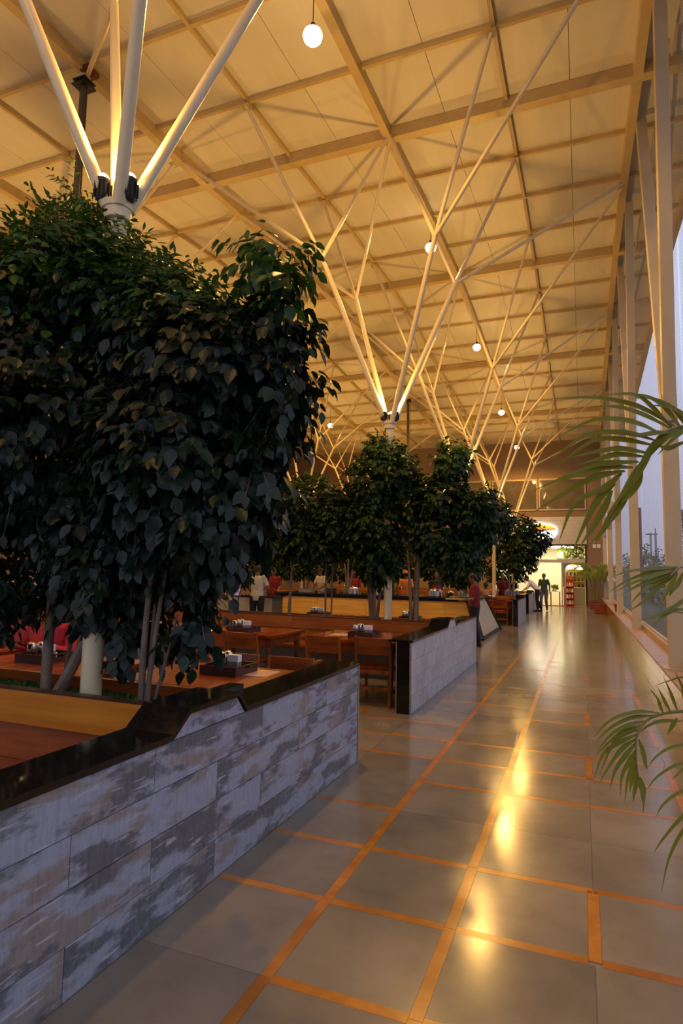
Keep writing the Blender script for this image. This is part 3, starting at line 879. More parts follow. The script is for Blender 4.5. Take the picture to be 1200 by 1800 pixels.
for x_, wd_, sd_ in ((-6.6, 'first', 61), (-8.4, 'second', 62), (-10.3, 'third', 63), (-12.2, 'fourth', 64)):
    tree('low dark bushy tree behind the cooks, %s one left of the diners' % wd_, (x_, 22.3, BED), stems(x_, 22.3, BED, 3, .03, .25, sd_, 1.0),
         [((x_, 22.2, 2.6), (1.0, .6, .8), 230), ((x_ + .5, 22.1, 1.75), (.85, .5, .5), 170), ((x_ - .5, 22.1, 1.7), (.8, .5, .5), 150)], 0.125, sd_, 6, 0, 9, ('leaf_mid', 'leaf_mid'))
tree('dark tree in the farthest planter, closing the view behind the seated diners', (-3.3, 28.75, 0.3), stems(-3.3, 28.75, 0.3, 3, .04, .25, 66, 1.2),
     [((-3.2, 28.9, 2.7), (.95, .6, .8), 230), ((-3.3, 28.9, 1.6), (.95, .5, .6), 200), ((-4.9, 28.9, 2.3), (.9, .6, 1.1), 260), ((-6.4, 28.9, 2.3), (.9, .6, 1.1), 220)], 0.15, 66, 6, 0, 9, ('leaf_mid', 'leaf_mid'))
tree('low dark bushy tree in the fourth planter, between the orange cap and the diners', (-5.0, 22.3, BED), stems(-5.0, 22.3, BED, 3, .03, .25, 60, .9),
     [((-4.9, 22.1, 1.75), (.9, .5, .5), 180), ((-3.95, 22.2, 1.75), (.5, .45, .4), 90)], 0.125, 60, 6, 0, 9, ('leaf_mid', 'leaf_mid'))

# ================================================================== BRANCHING WHITE ROOF COLUMNS with up-lights
def branching_column(x, y, label, sgn=1, lights=True, special=None):
    t = thing('branching_column', label, 'column', (x, y, 0.0))
    zt = 4.02
    MB().tube([(0, 0, 0), (0, 0, zt)], 0.066, 20).build('pole', M['tube'], t, smooth=True)
    MB().lathe([(0.066, zt - .10), (0.088, zt - .09), (0.092, zt - .02), (0.10, zt - .015), (0.10, zt + .03), (0.066, zt + .035)], 20).build('collar', M['tube'], t, smooth=True)
    zn = 6.65
    for sx_ in (-1, 1):
        for sy_ in (-1, 1):
            n_ = Vector((0.93 * sx_, 0.8 * sy_, zn))
            a = Vector((0.05 * sx_, 0.045 * sy_, zt + 0.0))
            br = MB().tube([a, a.lerp(n_, .5), n_], [0.045, 0.042, 0.037], 12).build('branch', M['tube'], t, smooth=True)
            ends = [(0.03 * sx_, -0.15 + 0.06 * sy_), (1.9 * sx_, -0.15 + 1.55 * sy_)]
            if sx_ * sgn > 0: ends.append((3.78 * sx_, -0.15 + 3.1 * sy_))
            else: ends.append((3.66 * sx_, (1.1 if sy_ > 0 else -0.95)))
            for q, (ex, ey) in enumerate(ends):
                if special and (sx_, sy_, q) in special: ex, ey = special[(sx_, sy_, q)]
                e_ = Vector((ex, ey, ZR(y + ey) + (0.02 if q != 1 else 0.08)))
                br_r = 0.030
                o = MB().tube([n_, e_], [0.031, br_r], 10).build('branchlet', M['tube'], t, smooth=True)
                MB().box((ex - .07, ey - .07, e_.z - .012), (ex + .07, ey + .07, e_.z + .004)).build('end_plate', M['beam'], o)
    for k, a in enumerate((100, 350, 225)):
        px, py = 0.105 * math.cos(math.radians(a)), 0.105 * math.sin(math.radians(a))
        fl = MB().lathe([(0.035, zt + .03), (0.046, zt + .05), (0.046, zt + .15), (0.05, zt + .155), (0.05, zt + .18), (0.042, zt + .18)], 14, (px, py, 0))
        for q in range(10):
            b = 2 * PI * q / 10
            fl.cbox((px + .052 * math.cos(b), py + .052 * math.sin(b), zt + .10), (.018, .004, .10), b)
        f = fl.build('floodlight', M['darkmetal'], t)
        MB().lathe([(0.043, zt + .172), (0.043, zt + .185), (0.034, zt + .208), (0.018, zt + .221), (0.003, zt + .225)], 14, (px, py, 0)).build('lens', M['flood'], f, smooth=True)
    if lights:
        ld = bpy.data.lights.new('uplight', 'SPOT')
        ld.energy, ld.color, ld.spot_size, ld.spot_blend, ld.shadow_soft_size = UPLIGHT_W, WARM, math.radians(165), 0.5, 0.06
        lo = bpy.data.objects.new('uplight', ld); COL.objects.link(lo)
        lo.parent = t
        lo.location = (0.03, 0.0, zt + 0.26)
        lo.rotation_euler = (PI, 0, 0)
    return t
PX = -2.91
branching_column(PX, 3.1, 'white branching roof column rising through the nearest trees', 1, True, {(-1, 1, 2): (-3.66, 3.15)})
for y, l_ in ((9.45, 'white branching roof column of the second planter, its lamps glowing above a tree top'), (15.8, 'white branching roof column hidden in the tree over the serving island'),
              (22.15, 'slim white branching roof column standing at the far seated diners'), (28.5, 'farthest white branching roof column of the walkway row, before the shop wall')):
    branching_column(PX, y, l_)
for y, l_ in ((3.1, 'branching roof column of the inner row, nearest, out of sight behind the trees'), (9.45, 'branching roof column of the inner row behind the left trees'), (15.8, 'inner row branching roof column left of the serving island'),
              (22.15, 'warmly lit branching roof column of the inner row seen between dark trees'), (28.5, 'farthest branching roof column of the inner row')):
    branching_column(-10.4, y, l_, -1)

# ================================================================== HANGING BULBS
def bulb(x, y, z, label, f=1.0):
    t = thing('hanging_bulb', label, 'lamp', (x, y, z))
    top = ZR(y) - z
    MB().tube([(0, 0, 0.13), (0, 0, top + 0.01)], 0.006, 6).build('cord', M['darkmetal'], t)
    MB().lathe([(0.012, 0.16), (0.03, 0.145), (0.034, 0.08), (0.028, 0.07)], 12).build('socket', M['darkmetal'], t)
    MB().lathe([(0.02, -0.125), (0.062, -0.11), (0.105, -0.065), (0.12, -0.01), (0.105, 0.035), (0.062, 0.066), (0.028, 0.078)], 18).build('bulb', M['bulb'], t, smooth=True)
    ld = bpy.data.lights.new('bulb_light', 'SPOT')          # the cap shades the roof, the light goes down and sideways
    ld.energy, ld.color, ld.shadow_soft_size, ld.spot_size, ld.spot_blend = BULB_W * f, WARM, 0.09, math.radians(172), 0.35
    lo = bpy.data.objects.new('bulb_light', ld); COL.objects.link(lo)
    lo.parent = t
    lo.location = (0, 0, -0.25)
nm = ['hidden behind the camera', 'topmost and largest in view', 'second from the top of the view', 'third from the top of the view', 'fourth from the top of the view', 'lowest of the walkway row, near the dark windows']
for k in range(-1, 5):
    z = (8.0, 8.05, 8.6, 8.6, 8.1, 7.9)[k + 1]
    bulb(-2.92, 6.15 + 6.2 * k, z, 'glowing bulb over the planters, ' + nm[k + 1], .4 if k < 0 else 1.0)
nm = ['first in the row, out of view', 'second in the row, above the nearest trees', 'third in the row, behind the near tree', 'beside the tubes of the inner roof columns', 'farthest, just above the dark tree tops']
for k in range(5):
    z = (8.05, 8.6, 8.6, 8.1, 7.9)[k]
    bulb(-10.4, 6.15 + 6.2 * k, z, 'glowing round bulb of the inner row, ' + nm[k])

# ================================================================== DOWN PIPES
def pipe(x, y, z0, label, br):
    t = thing('down_pipe', label, 'pipe', (x, y, z0))
    zt = ZR(y) - z0
    MB().tube([(0, 0, 0), (0, 0, zt - .12)], 0.055, 14).build('pipe_body', M['pipe'], t, smooth=True)
    mb = MB().box((-.11, -.11, zt - .13), (.11, .11, zt - .11)).box((-.12, -.12, zt - .20), (.12, .12, zt - .185))
    for a in (-.08, .08):
        for b in (-.08, .08): mb.tube([(a, b, zt - .2), (a, b, zt - .09)], .012, 6)
    mb.build('flange', M['darkmetal'], t)
    MB().box((-.06, -.06, zt - .11), (.06, .06, zt + .01)).build('stub', M['tube'], t)
    MB().tube([(.09, -.03, 0), (.09, -.03, zt - .1)], 0.008, 6).build('cable', M['darkmetal'], t)
    if br: MB().box((.02, -.11, zt - .02), (.17, .11, zt + .05)).build('bracket', M['rust'], t)
pipe(-6.6, 6.22, 0.0, 'grey drain pipe with bolted flange reaching the roof beam behind the nearest trees', True)
pipe(-6.6, 24.0, 0.0, 'thin grey drain pipe far off, right of the second glowing column head', False)

# ================================================================== BOOTH MODULES: low tiled walls, benches, planters, tables, chairs
def wall_profile(L):
    return [(0, .80), (1.97, .80), (2.10, .895), (2.55, .895), (2.64, .80), (L, .80)]
def booth_wall(yb, L, label, kind, x=-1.78):
    t = thing('booth_wall', label, 'low wall', (x, yb, 0))
    pr = [p for p in wall_profile(4.5)]
    pr = [p for p in pr if p[0] < L] + [(L, .80)]
    poly = [(0.01, 0.0)] + [(max(a, 0.01), b - .012) for a, b in pr] + [(L, 0.0)]
    MB().prism([(a, b) for a, b in poly], 0, -0.165, -0.012).build('wall_core', M['grout'], t)
    # tiles
    if kind == 1:
        rows, tl, off, m_, gap = 4, 0.98, 0.49, M['tile'], 0.0042
    elif kind == 2:
        rows, tl, off, m_, gap = 4, 0.42, 0.0, M['tile2'], 0.003
    else:
        rows, tl, off, m_, gap = 2, 1.3, 0.0, M['tile3'], 0.002
    hh = 0.78 / rows
    g = random.Random(int(yb * 10))
    for r in range(rows):
        s = (-tl + (0.41 if r % 2 == 0 else 0.88)) if kind == 1 else -tl * (0.5 if (r % 2 and kind == 2) else 0.0)
        a = s
        while a < L:
            b = a + tl
            y0, y1 = max(a, 0) + gap / 2, min(b, L) - gap / 2
            if y1 - y0 > 0.02:
                dx = g.uniform(-0.0006, 0.0006)
                MB().box((-0.014, 0, 0), (dx, y1 - y0, hh - gap)).build('tile', m_, t).location = (0, y0, r * hh + 0.004)
            a = b
    if L > 2.7:                                             # the raised piece of tile under the hump of the coping
        MB().prism([(1.99, .785), (2.115, .878), (2.54, .878), (2.625, .785)], 0, -0.014, 0.0).build('tile', m_, t)
    # granite coping, one slab per straight run
    for (a, za), (b, zb) in zip(pr[:-1], pr[1:]):
        MB().prism([(a, za - .012), (b, zb - .012), (b, zb + .014), (a, za + .014)], 0, -0.27, 0.012).build('coping_slab', M['granite'], t)
    # granite end faces with steel edge trims
    MB().box((-0.165, -0.018, 0), (-0.012, 0.012, .79)).build('end_slab', M['granite'], t)
    MB().box((-0.165, L, 0), (-0.012, L + .018, .79)).build('end_slab', M['granite'], t)
    for q in (-0.172, -0.010):
        MB().box((q - .006, -0.022, 0), (q + .008, 0.0, .79)).build('edge_trim', M['steel_dull'], t)
    MB().box((-0.006, L - .004, 0), (0.006, L + .022, .79)).build('edge_trim', M['steel_dull'], t)
    return t
booth_wall(0.45, 4.5, 'low wall of weathered blue-grey plank tiles with black granite coping, nearest the camera', 1)
booth_wall(6.8, 4.5, 'second low wall with pale patterned tiles, a black end post and black coping', 2, -1.81)
booth_wall(19.5, 2.6, 'low plain grey wall with a black end post beside the lone far chair', 3, -1.84)
booth_wall(25.85, 4.4, 'farthest low wall with black end post that the man in the white shirt leans over', 3, -2.02)
XLFT = -11.6

def bench(yb, face, label, detail=True):
    """booth bench along X; face -1: back rest on its far side (seen from the camera), +1: back rest on its near side"""
    t = thing('booth_bench', label, 'bench', (0, yb, 0))
    x1 = -2.05
    L = (x1 - XLFT) / 4
    for q in range(4):
        a, b = XLFT + q * L + .002, XLFT + (q + 1) * L - .002
        if face < 0:
            for r, (z0, z1) in enumerate(((.44, .645), (.649, .84))):
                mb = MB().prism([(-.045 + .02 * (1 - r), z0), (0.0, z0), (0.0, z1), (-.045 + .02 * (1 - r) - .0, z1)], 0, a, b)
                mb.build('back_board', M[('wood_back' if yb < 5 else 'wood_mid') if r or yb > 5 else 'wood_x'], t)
            MB().box((a, -.52, .405), (b, -.03, .44)).build('seat_board', M['wood_x'], t)
        else:
            MB().box((a, 0, .44), (b, .04, .828)).build('back_board', M['wood_x'], t)
            MB().box((a, .04, .405), (b, .50, .44)).build('seat_board', M['wood_x'], t)
    if face < 0:
        MB().box((XLFT, -.08, 0), (x1, 0, .405)).build('base_front', M['tile3'], t)
        MB().box((XLFT, -.048, .84), (x1, .012, .851)).build('top_edge', M['wood_dark'], t)
    else:
        MB().box((XLFT, 0, 0), (x1, .08, .405)).build('base_front', M['tile3'], t)
    return t
def planter(ya, yb, label):
    t = thing('planter_bed', label, 'planter', (0, ya, 0))
    MB().box((XLFT, 0, 0.05), (-2.05, yb - ya, .69)).build('planter_core', M['grout'], t)
    MB().box((XLFT, 0, .69), (-2.05, yb - ya, .738)).build('soil', M['soil'], t)
    MB().box((-2.05, -.05, 0.05), (-1.95, yb - ya + .05, .88)).build('end_board', M['granite'], t)
    return t
def turf(ya, yb, xa, xb, z, n, label, seed):
    g = np.random.default_rng(seed)
    P = np.stack([g.uniform(xa, xb, n), g.uniform(ya, yb, n), np.full(n, z)], 1)
    D = np.stack([g.normal(size=n) * .35, g.normal(size=n) * .35, np.ones(n)], 1)
    N = g.normal(size=(n, 3))
    S = g.uniform(.025, .055, n)
    o = link_mesh('grass', leaves_mesh('grass', P, D, N, S, [M['grass']]))
    tag(o, label, 'grass', kind='stuff')

TOP = .75
def table(x0, x1, y0, y1, label):
    t = thing('dining_table', label, 'table', ((x0 + x1) / 2, (y0 + y1) / 2, 0))
    a, b = (x1 - x0) / 2, (y1 - y0) / 2
    n = 4
    for q in range(n):                                      # glued-up planks
        MB().box((-a + q * 2 * a / n + .0006, -b, TOP - .035), (-a + (q + 1) * 2 * a / n - .0006, b, TOP)).build('plank', M['wood_y'], t, bevel=0.002)
    ap = MB()
    for lo, hi in (((-a + .05, -b + .05), (a - .05, -b + .075)), ((-a + .05, b - .075), (a - .05, b - .05)), ((-a + .05, -b + .05), (-a + .075, b - .05)), ((a - .075, -b + .05), (a - .05, b - .05))):
        ap.box((lo[0], lo[1], TOP - .14), (hi[0], hi[1], TOP - .035))
    ap.build('apron', M['wood_x'], t)
    for sx_ in (-1, 1):
        for sy_ in (-1, 1):
            px, py = sx_ * (a - .085), sy_ * (b - .085)
            mb = MB().cbox((px, py, TOP - .10), (.075, .075, .12))
            mb.lathe([(.022, 0), (.028, .02), (.024, .06), (.036, .30), (.038, .42), (.03, .50), (.046, .56), (.046, .585), (.03, .61)], 12, (px, py, 0))
            mb.build('leg', M['wood_z'], t, smooth=True)
    return t

def make_chair(label, loc, rz):
    """back rest at local y = 0, seat reaching to +y"""
    t = thing('dining_chair', label, 'chair', loc, rz)
    w_ = .215
    for s in (-1, 1):
        MB().tube([(s * w_, .0, 0), (s * w_, .045, .42), (s * w_, .03, .60), (s * w_, -.01, .81)], [.017, .019, .019, .016], 8).build('rear_leg', M['wood_chair'], t, smooth=True)
        MB().tube([(s * w_, .42, 0), (s * w_, .41, .42)], [.016, .02], 8).build('front_leg', M['wood_chair'], t, smooth=True)
        MB().beam((s * w_, .03, .17), (s * w_, .42, .17), .02, .035).build('side_stretcher', M['wood_chair'], t)
    MB().box((-w_ - .015, .03, .425), (w_ + .015, .45, .455)).build('seat', M['wood_y'], t, bevel=.006)
    mb = MB()
    n = 9
    vs_ = []
    for k in range(n):                                      # curved back board
        x = -w_ + 2 * w_ * k / (n - 1)
        c = .03 * (1 - (x / w_) ** 2)
        for (z, dy) in ((.60, .028), (.80, -.008)):
            vs_ += [(x, dy - c - .009, z), (x, dy - c + .011, z)]
    fs_ = []
    for k in range(n - 1):
        b, c = 4 * k, 4 * k + 4
        fs_ += [(b, c, c + 2, b + 2), (b + 1, b + 3, c + 3, c + 1), (b + 2, c + 2, c + 3, b + 3), (b, b + 1, c + 1, c)]
    fs_ += [(0, 2, 3, 1), (4 * n - 4, 4 * n - 3, 4 * n - 1, 4 * n - 2)]
    mb.add(vs_, fs_).build('backrest', M['wood_x'], t, bevel=.003)
    MB().beam((-w_, .03, .20), (w_, .03, .20), .02, .04).build('rear_stretcher', M['wood_chair'], t)
    MB().beam((-w_, .04, .40), (w_, .04, .40), .02, .045).build('seat_rail', M['wood_chair'], t)
    MB().beam((-w_, .41, .40), (w_, .41, .40), .02, .045).build('seat_rail', M['wood_chair'], t)
    return t

# module one (nearest)
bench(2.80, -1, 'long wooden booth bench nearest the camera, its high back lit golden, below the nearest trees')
planter(2.815, 3.30, 'narrow planter bed between the two nearest booth benches, holding the white pole and two trees')
turf(2.83, 3.28, -6.0, -2.07, .735, 3600, 'short dark green grass in the nearest planter bed', 3)
bench(3.315, 1, 'far-side wooden booth bench of the nearest planter, its seat facing the near table')
table(-3.32, -2.06, .75, 1.85, 'wooden dining table at the picture edge, inside the nearest low wall')
table(-3.30, -2.07, 3.72, 4.68, 'glossy red-brown dining table beside the nearest low wall, with a tray of steel jars')
table(-5.0, -3.60, 3.70, 4.55, 'glossy red-brown dining table at the left edge, in front of the woman in red')
table(-6.7, -5.2, 3.70, 4.55, 'dining table at far left of the nearest booth row, behind the trees')
make_chair('wooden chair behind the near table, only its back rail showing, closer to the wall', (-2.45, 5.02, 0), PI)
make_chair('wooden chair behind the near table, close to the trunks of the slender tree', (-3.0, 5.02, 0), PI)
make_chair('wooden chair the woman in red sits on', (-5.0, 5.05, 0), PI)
# module two
table(-3.29, -2.06, 7.02, 8.15, 'dining table behind the second low wall, with two chairs and a tray of steel jars')
table(-4.86, -3.66, 6.95, 7.95, 'dining table left of the aisle gap, its dark corner showing between chairs')
table(-6.5, -5.2, 6.95, 7.95, 'third dining table of the middle booth, half hidden by leaves')
make_chair('wooden chair at the second low wall, standing free in the aisle gap', (-2.33, 6.98, 0), 0)
make_chair('wooden chair partly behind the end of the nearest low wall', (-2.93, 6.86, 0), 0)
make_chair('right chair of the pair at the dark table corner, left of the aisle', (-3.98, 6.74, 0), 0)
make_chair('left chair of the pair at the dark table corner, left of the aisle', (-4.44, 6.74, 0), 0)
bench(9.16, -1, 'long red-brown booth bench across the middle of the picture behind the second row of tables')
planter(9.175, 9.80, 'planter bed behind the middle booth bench, holding the second white pole')
turf(9.2, 9.78, -7.0, -2.07, .705, 1500, 'short grass in the middle planter bed', 4)
bench(9.82, 1, 'booth bench on the far side of the middle planter, hidden below its rim')
table(-3.30, -2.1, 10.2, 11.1, 'dining table beyond the middle planter, near the second low wall')
table(-5.0, -3.65, 10.2, 11.1, 'dining table beyond the middle planter, left of the pole')
table(-8.6, -7.2, 10.2, 11.1, 'dining table beyond the middle planter at the far left')
# module four and five, far along the walkway
table(-3.35, -2.1, 20.0, 21.1, 'far dining table behind the lone chair, beside the plain grey low wall')
make_chair('lone light wooden chair far along the walkway, beside the grey low wall', (-2.4, 19.55, 0), 0)
make_chair('wooden chair far along the walkway, half hidden by the serving island end', (-3.05, 19.6, 0), 0)
bench(21.85, -1, 'orange-brown booth bench far along the walkway, below the seated diners')
planter(21.87, 22.5, 'planter bed at the far seated diners')
bench(22.52, 1, 'booth bench in front of the far seated diners')
table(-3.3, -2.1, 22.95, 23.65, 'dining table of the far seated diners')
bench(28.3, -1, 'farthest booth bench near the shop wall')

# ================================================================== CONDIMENT TRAYS AND WHAT STANDS IN THEM
def tray(x, y, label, w_=.33, d_=.34, h_=.075):
    t = thing('condiment_tray', label, 'tray', (x, y, TOP))
    a, b = w_ / 2, d_ / 2
    MB().box((-a, -b, 0), (a, b, .01)).build('tray_bottom', M['wood_dark'], t)
    MB().box((-a, -b, .01), (a, -b + .012, h_)).build('side_panel', M['wood_dark'], t)
    MB().box((-a, b - .012, .01), (a, b, h_)).build('side_panel', M['wood_dark'], t)
    for s in (-1, 1):
        x0, x1 = (s * a - .006 - .006 * s, s * a + .006 - .006 * s)
        mb = MB().box((x0, -b + .012, .01), (x1, b - .012, h_ - .03)).box((x0, -b + .012, h_ - .03), (x1, -.04, h_ - .012)).box((x0, .04, h_ - .03), (x1, b - .012, h_ - .012)).box((x0, -b + .012, h_ - .012), (x1, b - .012, h_))
        mb.build('handle_panel', M['wood_dark'], t)
    MB().box((-.03, -b + .012, .01), (-.022, b - .012, h_ - .012)).build('divider', M['wood_dark'], t)
    return t
def jar(x, y, z, label, gname, h=.15):
    t = thing('condiment_jar', label, 'jar', (x, y, z), random.uniform(0, 6), gname)
    MB().lathe([(.033, 0), (.036, .004), (.036, h * .62)], 14).build('jar_body', M['steel'], t, smooth=True)
    MB().lathe([(.0375, h * .60), (.0385, h * .74), (.034, h * .90), (.020, h * .985), (.004, h)], 14).build('domed_lid', M['steel'], t, smooth=True)
    MB().box((-.013, -.041, h * .66), (.013, -.027, h * .92)).build('spoon_slot', M['black'], t)
def napkins(x, y, z, label):
    t = thing('napkin_holder', label, 'napkin holder', (x, y, z))
    MB().box((-.045, -.036, 0), (.045, .036, .09)).build('holder_body', M['steel_dull'], t, bevel=.004)
    MB().box((-.047, -.030, .086), (.047, .030, .14)).build('napkin_stack', M['paper'], t)
def menu(x, y, label, rz=0.1):
    t = thing('menu_card', label, 'menu', (x, y, TOP), rz)
    MB().box((-.11, -.15, 0), (.11, .15, .004)).build('card', mat('menu_paper', (0.5, 0.25, 0.2), 0.3, var=(0.62, 0.42, 0.36), scale=14), t)
def tray_set(x, y, where):
    tray(x, y, 'dark wooden condiment tray with cut-out handles on ' + where)
    for q, (dx, dy) in enumerate(((-.10, -.06), (-.09, .03), (-.08, .11))):
        jar(x + dx, y + dy, TOP + .01, ('front', 'middle', 'back')[q] + ' steel domed jar in the tray on ' + where, 'steel jars on ' + where)
    napkins(x + .06, y - .02, TOP + .01, 'white napkins in a steel holder on ' + where)
    t = thing('salt_cup', 'small pale cup in the tray on ' + where, 'cup', (x + .005, y + .1, TOP + .01))
    MB().lathe([(.018, 0), (.022, .05), (.02, .055), (.004, .05)], 12).build('cup_body', M['white'], t, smooth=True)
tray_set(-2.66, 4.33, 'the near table beside the wall')
tray_set(-4.40, 4.12, 'the table of the woman in red')
tray_set(-4.22, 7.20, 'the dark-cornered table left of the aisle')
tray_set(-2.60, 7.45, 'the table behind the second wall')
tray_set(-2.80, 10.45, 'the table past the planter, near the pole')
tray_set(-4.55, 10.45, 'the table past the planter, farther left')
tray_set(-2.75, 20.4, 'the far table behind the lone chair')
menu(-2.42, 4.42, 'printed menu card lying right of the tray on the near table', 0.05)
menu(-2.98, 7.55, 'reddish menu card left of the tray on the table behind the second low wall', 0.2)
menu(-4.66, 7.15, 'reddish menu card left of the tray at the dark table corner', 0.2)

# ================================================================== SERVING ISLAND
IX0, IX1 = -8.2, -2.2
t = thing('serving_island', 'long serving island with yellow wood front, black granite top and cream slanted end', 'counter', (0, 16.5, 0))
yb0, yb1, yt0, yt1 = -1.5, 1.55, -0.95, 0.85
def islp(z, s): return (yb0 + (yt0 - yb0) * z / .95) if s < 0 else (yb1 + (yt1 - yb1) * z / .95)
def xend(z): return IX1 - 0.35 * z / .95
core = MB()
P = []
for z in (0.08, .94):
    for xx in (IX0 + .3 * z, xend(z) - .02):
        P += [(xx, islp(z, -1) + .02, z), (xx, islp(z, 1) - .02, z)]
core.add(P, [(0, 1, 3, 2), (4, 6, 7, 5), (0, 2, 6, 4), (1, 5, 7, 3), (0, 4, 5, 1), (2, 3, 7, 6)]).build('island_core', M['grout'], t)
n = 4
for q in range(n):
    xa = IX0 + (IX1 - .25 - IX0) * q / n
    xb = IX0 + (IX1 - .25 - IX0) * (q + 1) / n
    z0, z1 = .10, .86
    P = [(xa + .003, islp(z0, -1), z0), (xb - .003, islp(z0, -1), z0), (xb - .003 - (.22 if q == n - 1 else 0), islp(z1, -1), z1), (xa + .003, islp(z1, -1), z1)]
    P += [(x, y + .02, z) for x, y, z in P]
    MB().add(P, [(0, 1, 2, 3), (7, 6, 5, 4), (0, 4, 5, 1), (1, 5, 6, 2), (2, 6, 7, 3), (3, 7, 4, 0)]).build('front_panel', M['yellow_wood'], t)
def bar(name, a, b, w_, h_, m_): MB().beam(a, b, w_, h_).build(name, m_, t)
bar('corner_post', (IX1 - .10, islp(0, -1) - .03, 0.0), (xend(.92) - .10, islp(.92, -1) - .03, .92), .16, .12, M['granite'])
bar('corner_post', (IX1 - .02, islp(0, 1) + .02, 0.0), (xend(.92) - .02, islp(.92, 1) + .02, .92), .10, .10, M['granite'])
bar('corner_post', (IX0, islp(0, -1) - .03, 0.0), (IX0 + .28, islp(.92, -1) - .03, .92), .12, .12, M['granite'])
z0, z1 = .10, .93
P = [(xend(z0), islp(z0, -1) + .05, z0), (xend(z0), islp(z0, 1) - .04, z0), (xend(z1), islp(z1, 1) - .04, z1), (xend(z1), islp(z1, -1) + .05, z1)]
P += [(x - .02, y, z) for x, y, z in P]
MB().add(P, [(0, 1, 2, 3), (7, 6, 5, 4), (0, 4, 5, 1), (1, 5, 6, 2), (2, 6, 7, 3), (3, 7, 4, 0)]).build('end_panel', M['cream_panel'], t)
MB().box((IX0 + .02, yb0 + .03, 0), (IX1 - .01, yb1 - .02, .10)).build('plinth', M['darkmetal'], t)
MB().box((IX0 + .1, yt0 - .12, .93), (IX1 - .22, yt1 + .1, .97)).build('worktop', M['granite'], t, bevel=.004)
ITOP = .97
def pan(x, y, r, h, label, m_='steel'):
    o = thing('serving_pan', label, 'pan', (x, y, ITOP))
    MB().lathe([(r * .92, 0), (r, .01), (r, h), (r * 1.04, h + .006), (r * .95, h + .004), (r * .93, .012)], 20).build('pan_body', M[m_], o, smooth=True)
    MB().lathe([(r * .98, h + .004), (r * .9, h + .03), (r * .3, h + .05), (.02, h + .055), (.02, h + .075), (.004, h + .08)], 20).build('pan_lid', M[m_], o, smooth=True)
def bin_(x, y, w_, h, label, m_):
    o = thing('food_bin', label, 'container', (x, y, ITOP))
    MB().box((-w_ / 2, -.12, 0), (w_ / 2, .12, h)).build('bin_body', M[m_], o, bevel=.008)
    MB().box((-w_ / 2 - .008, -.128, h - .02), (w_ / 2 + .008, .128, h)).build('bin_rim', M[m_], o)
def bottle(x, y, label, col):
    o = thing('sauce_bottle', label, 'bottle', (x, y, ITOP))
    MB().lathe([(.034, 0), (.036, .02), (.036, .13), (.014, .17), (.013, .20)], 12).build('bottle_body', mat('sauce', col, .3), o, smooth=True)
    MB().lathe([(.016, .20), (.014, .225), (.004, .24)], 10).build('cap', M['white'], o, smooth=True)
def plate(x, y, label):
    o = thing('white_plate', label, 'plate', (x, y, ITOP))
    MB().lathe([(.07, 0), (.12, .015), (.125, .02), (.11, .016), (.07, .008), (.004, .008)], 20).build('plate_body', M['white'], o, smooth=True)
pan(-3.62, 15.95, .19, .15, 'wide steel pan on the island right of the man in the orange cap')
pan(-3.22, 15.95, .10, .10, 'small steel pan with lid on the island beside the wide pan')
pan(-5.9, 15.9, .16, .14, 'steel pan on the island in front of the white-shirted cook')
pan(-6.6, 15.95, .17, .12, 'dark pan on the island at the left of the white-shirted cook', 'darkmetal')
bin_(-4.9, 15.9, .34, .12, 'dark food bin on the island left of the man in the orange cap', 'darkmetal')
bin_(-5.3, 16.1, .3, .16, 'white food bin on the island near the second white pole', 'white')
bin_(-2.85, 15.85, .24, .10, 'low cream food bin at the right end of the island', 'cream_panel')
bin_(-7.3, 15.9, .4, .1, 'low steel food bin at the left end of the island', 'steel_dull')
bottle(-3.45, 16.2, 'orange sauce bottle behind the steel pans', (.5, .16, .03))
bottle(-4.55, 16.0, 'red sauce bottle left of the man in the orange cap', (.4, .05, .02))
bottle(-6.2, 16.0, 'green sauce bottle on the left half of the island', (.05, .2, .06))
plate(-2.75, 15.65, 'white plate at the right front corner of the island')
plate(-3.05, 15.62, 'white plate on the island between the pans and the corner plate')
o = thing('paper_roll', 'white paper roll standing on the island end near the man in the red polo', 'paper roll', (-2.68, 16.3, ITOP))
MB().lathe([(.06, 0), (.06, .26), (.02, .262), (.02, .25)], 16).build('roll', M['paper'], o, smooth=True)

# grey tiled counter at the left, with a violet lit tray
t = thing('side_counter', 'grey tiled side counter at the left of the serving island, behind the leaves', 'counter', (-9.2, 13.9, 0))
for q in range(6):
    for r in range(2): MB().box((-1.75 + q * .6 + .002, -.02, r * .44 + .002), (-1.75 + (q + 1) * .6 - .002, 0, (r + 1) * .44 - .002)).build('tile', M['tile3'], t)
MB().box((-1.75, 0, 0), (1.85, .6, .88)).build('counter_core', M['grout'], t)
MB().box((-1.8, -.05, .88), (1.9, .65, .91)).build('counter_top', M['granite'], t)
t = thing('display_box', 'small violet and orange lit display box on the grey side counter', 'box', (-8.75, 14.0, .91))
MB().box((-.42, -.05, 0), (-.02, .2, .17)).build('wood_half', M['wood_x'], t)
MB().box((-.02, -.05, 0), (.3, .2, .17)).build('lit_half', mat('violet_panel', (.3, .2, .5), .5, emit=(.42, .26, .75), estr=.5), t)
for q, (x, l_) in enumerate(((-8.45, 'left'), (-7.95, 'right'))):
    o = thing('paper_cup', 'white paper cup on the grey side counter, %s of the two' % l_, 'cup', (x, 13.95, .91))
    MB().lathe([(.03, 0), (.042, .12), (.036, .118), (.027, .01)], 14).build('cup_body', M['white'], o, smooth=True)

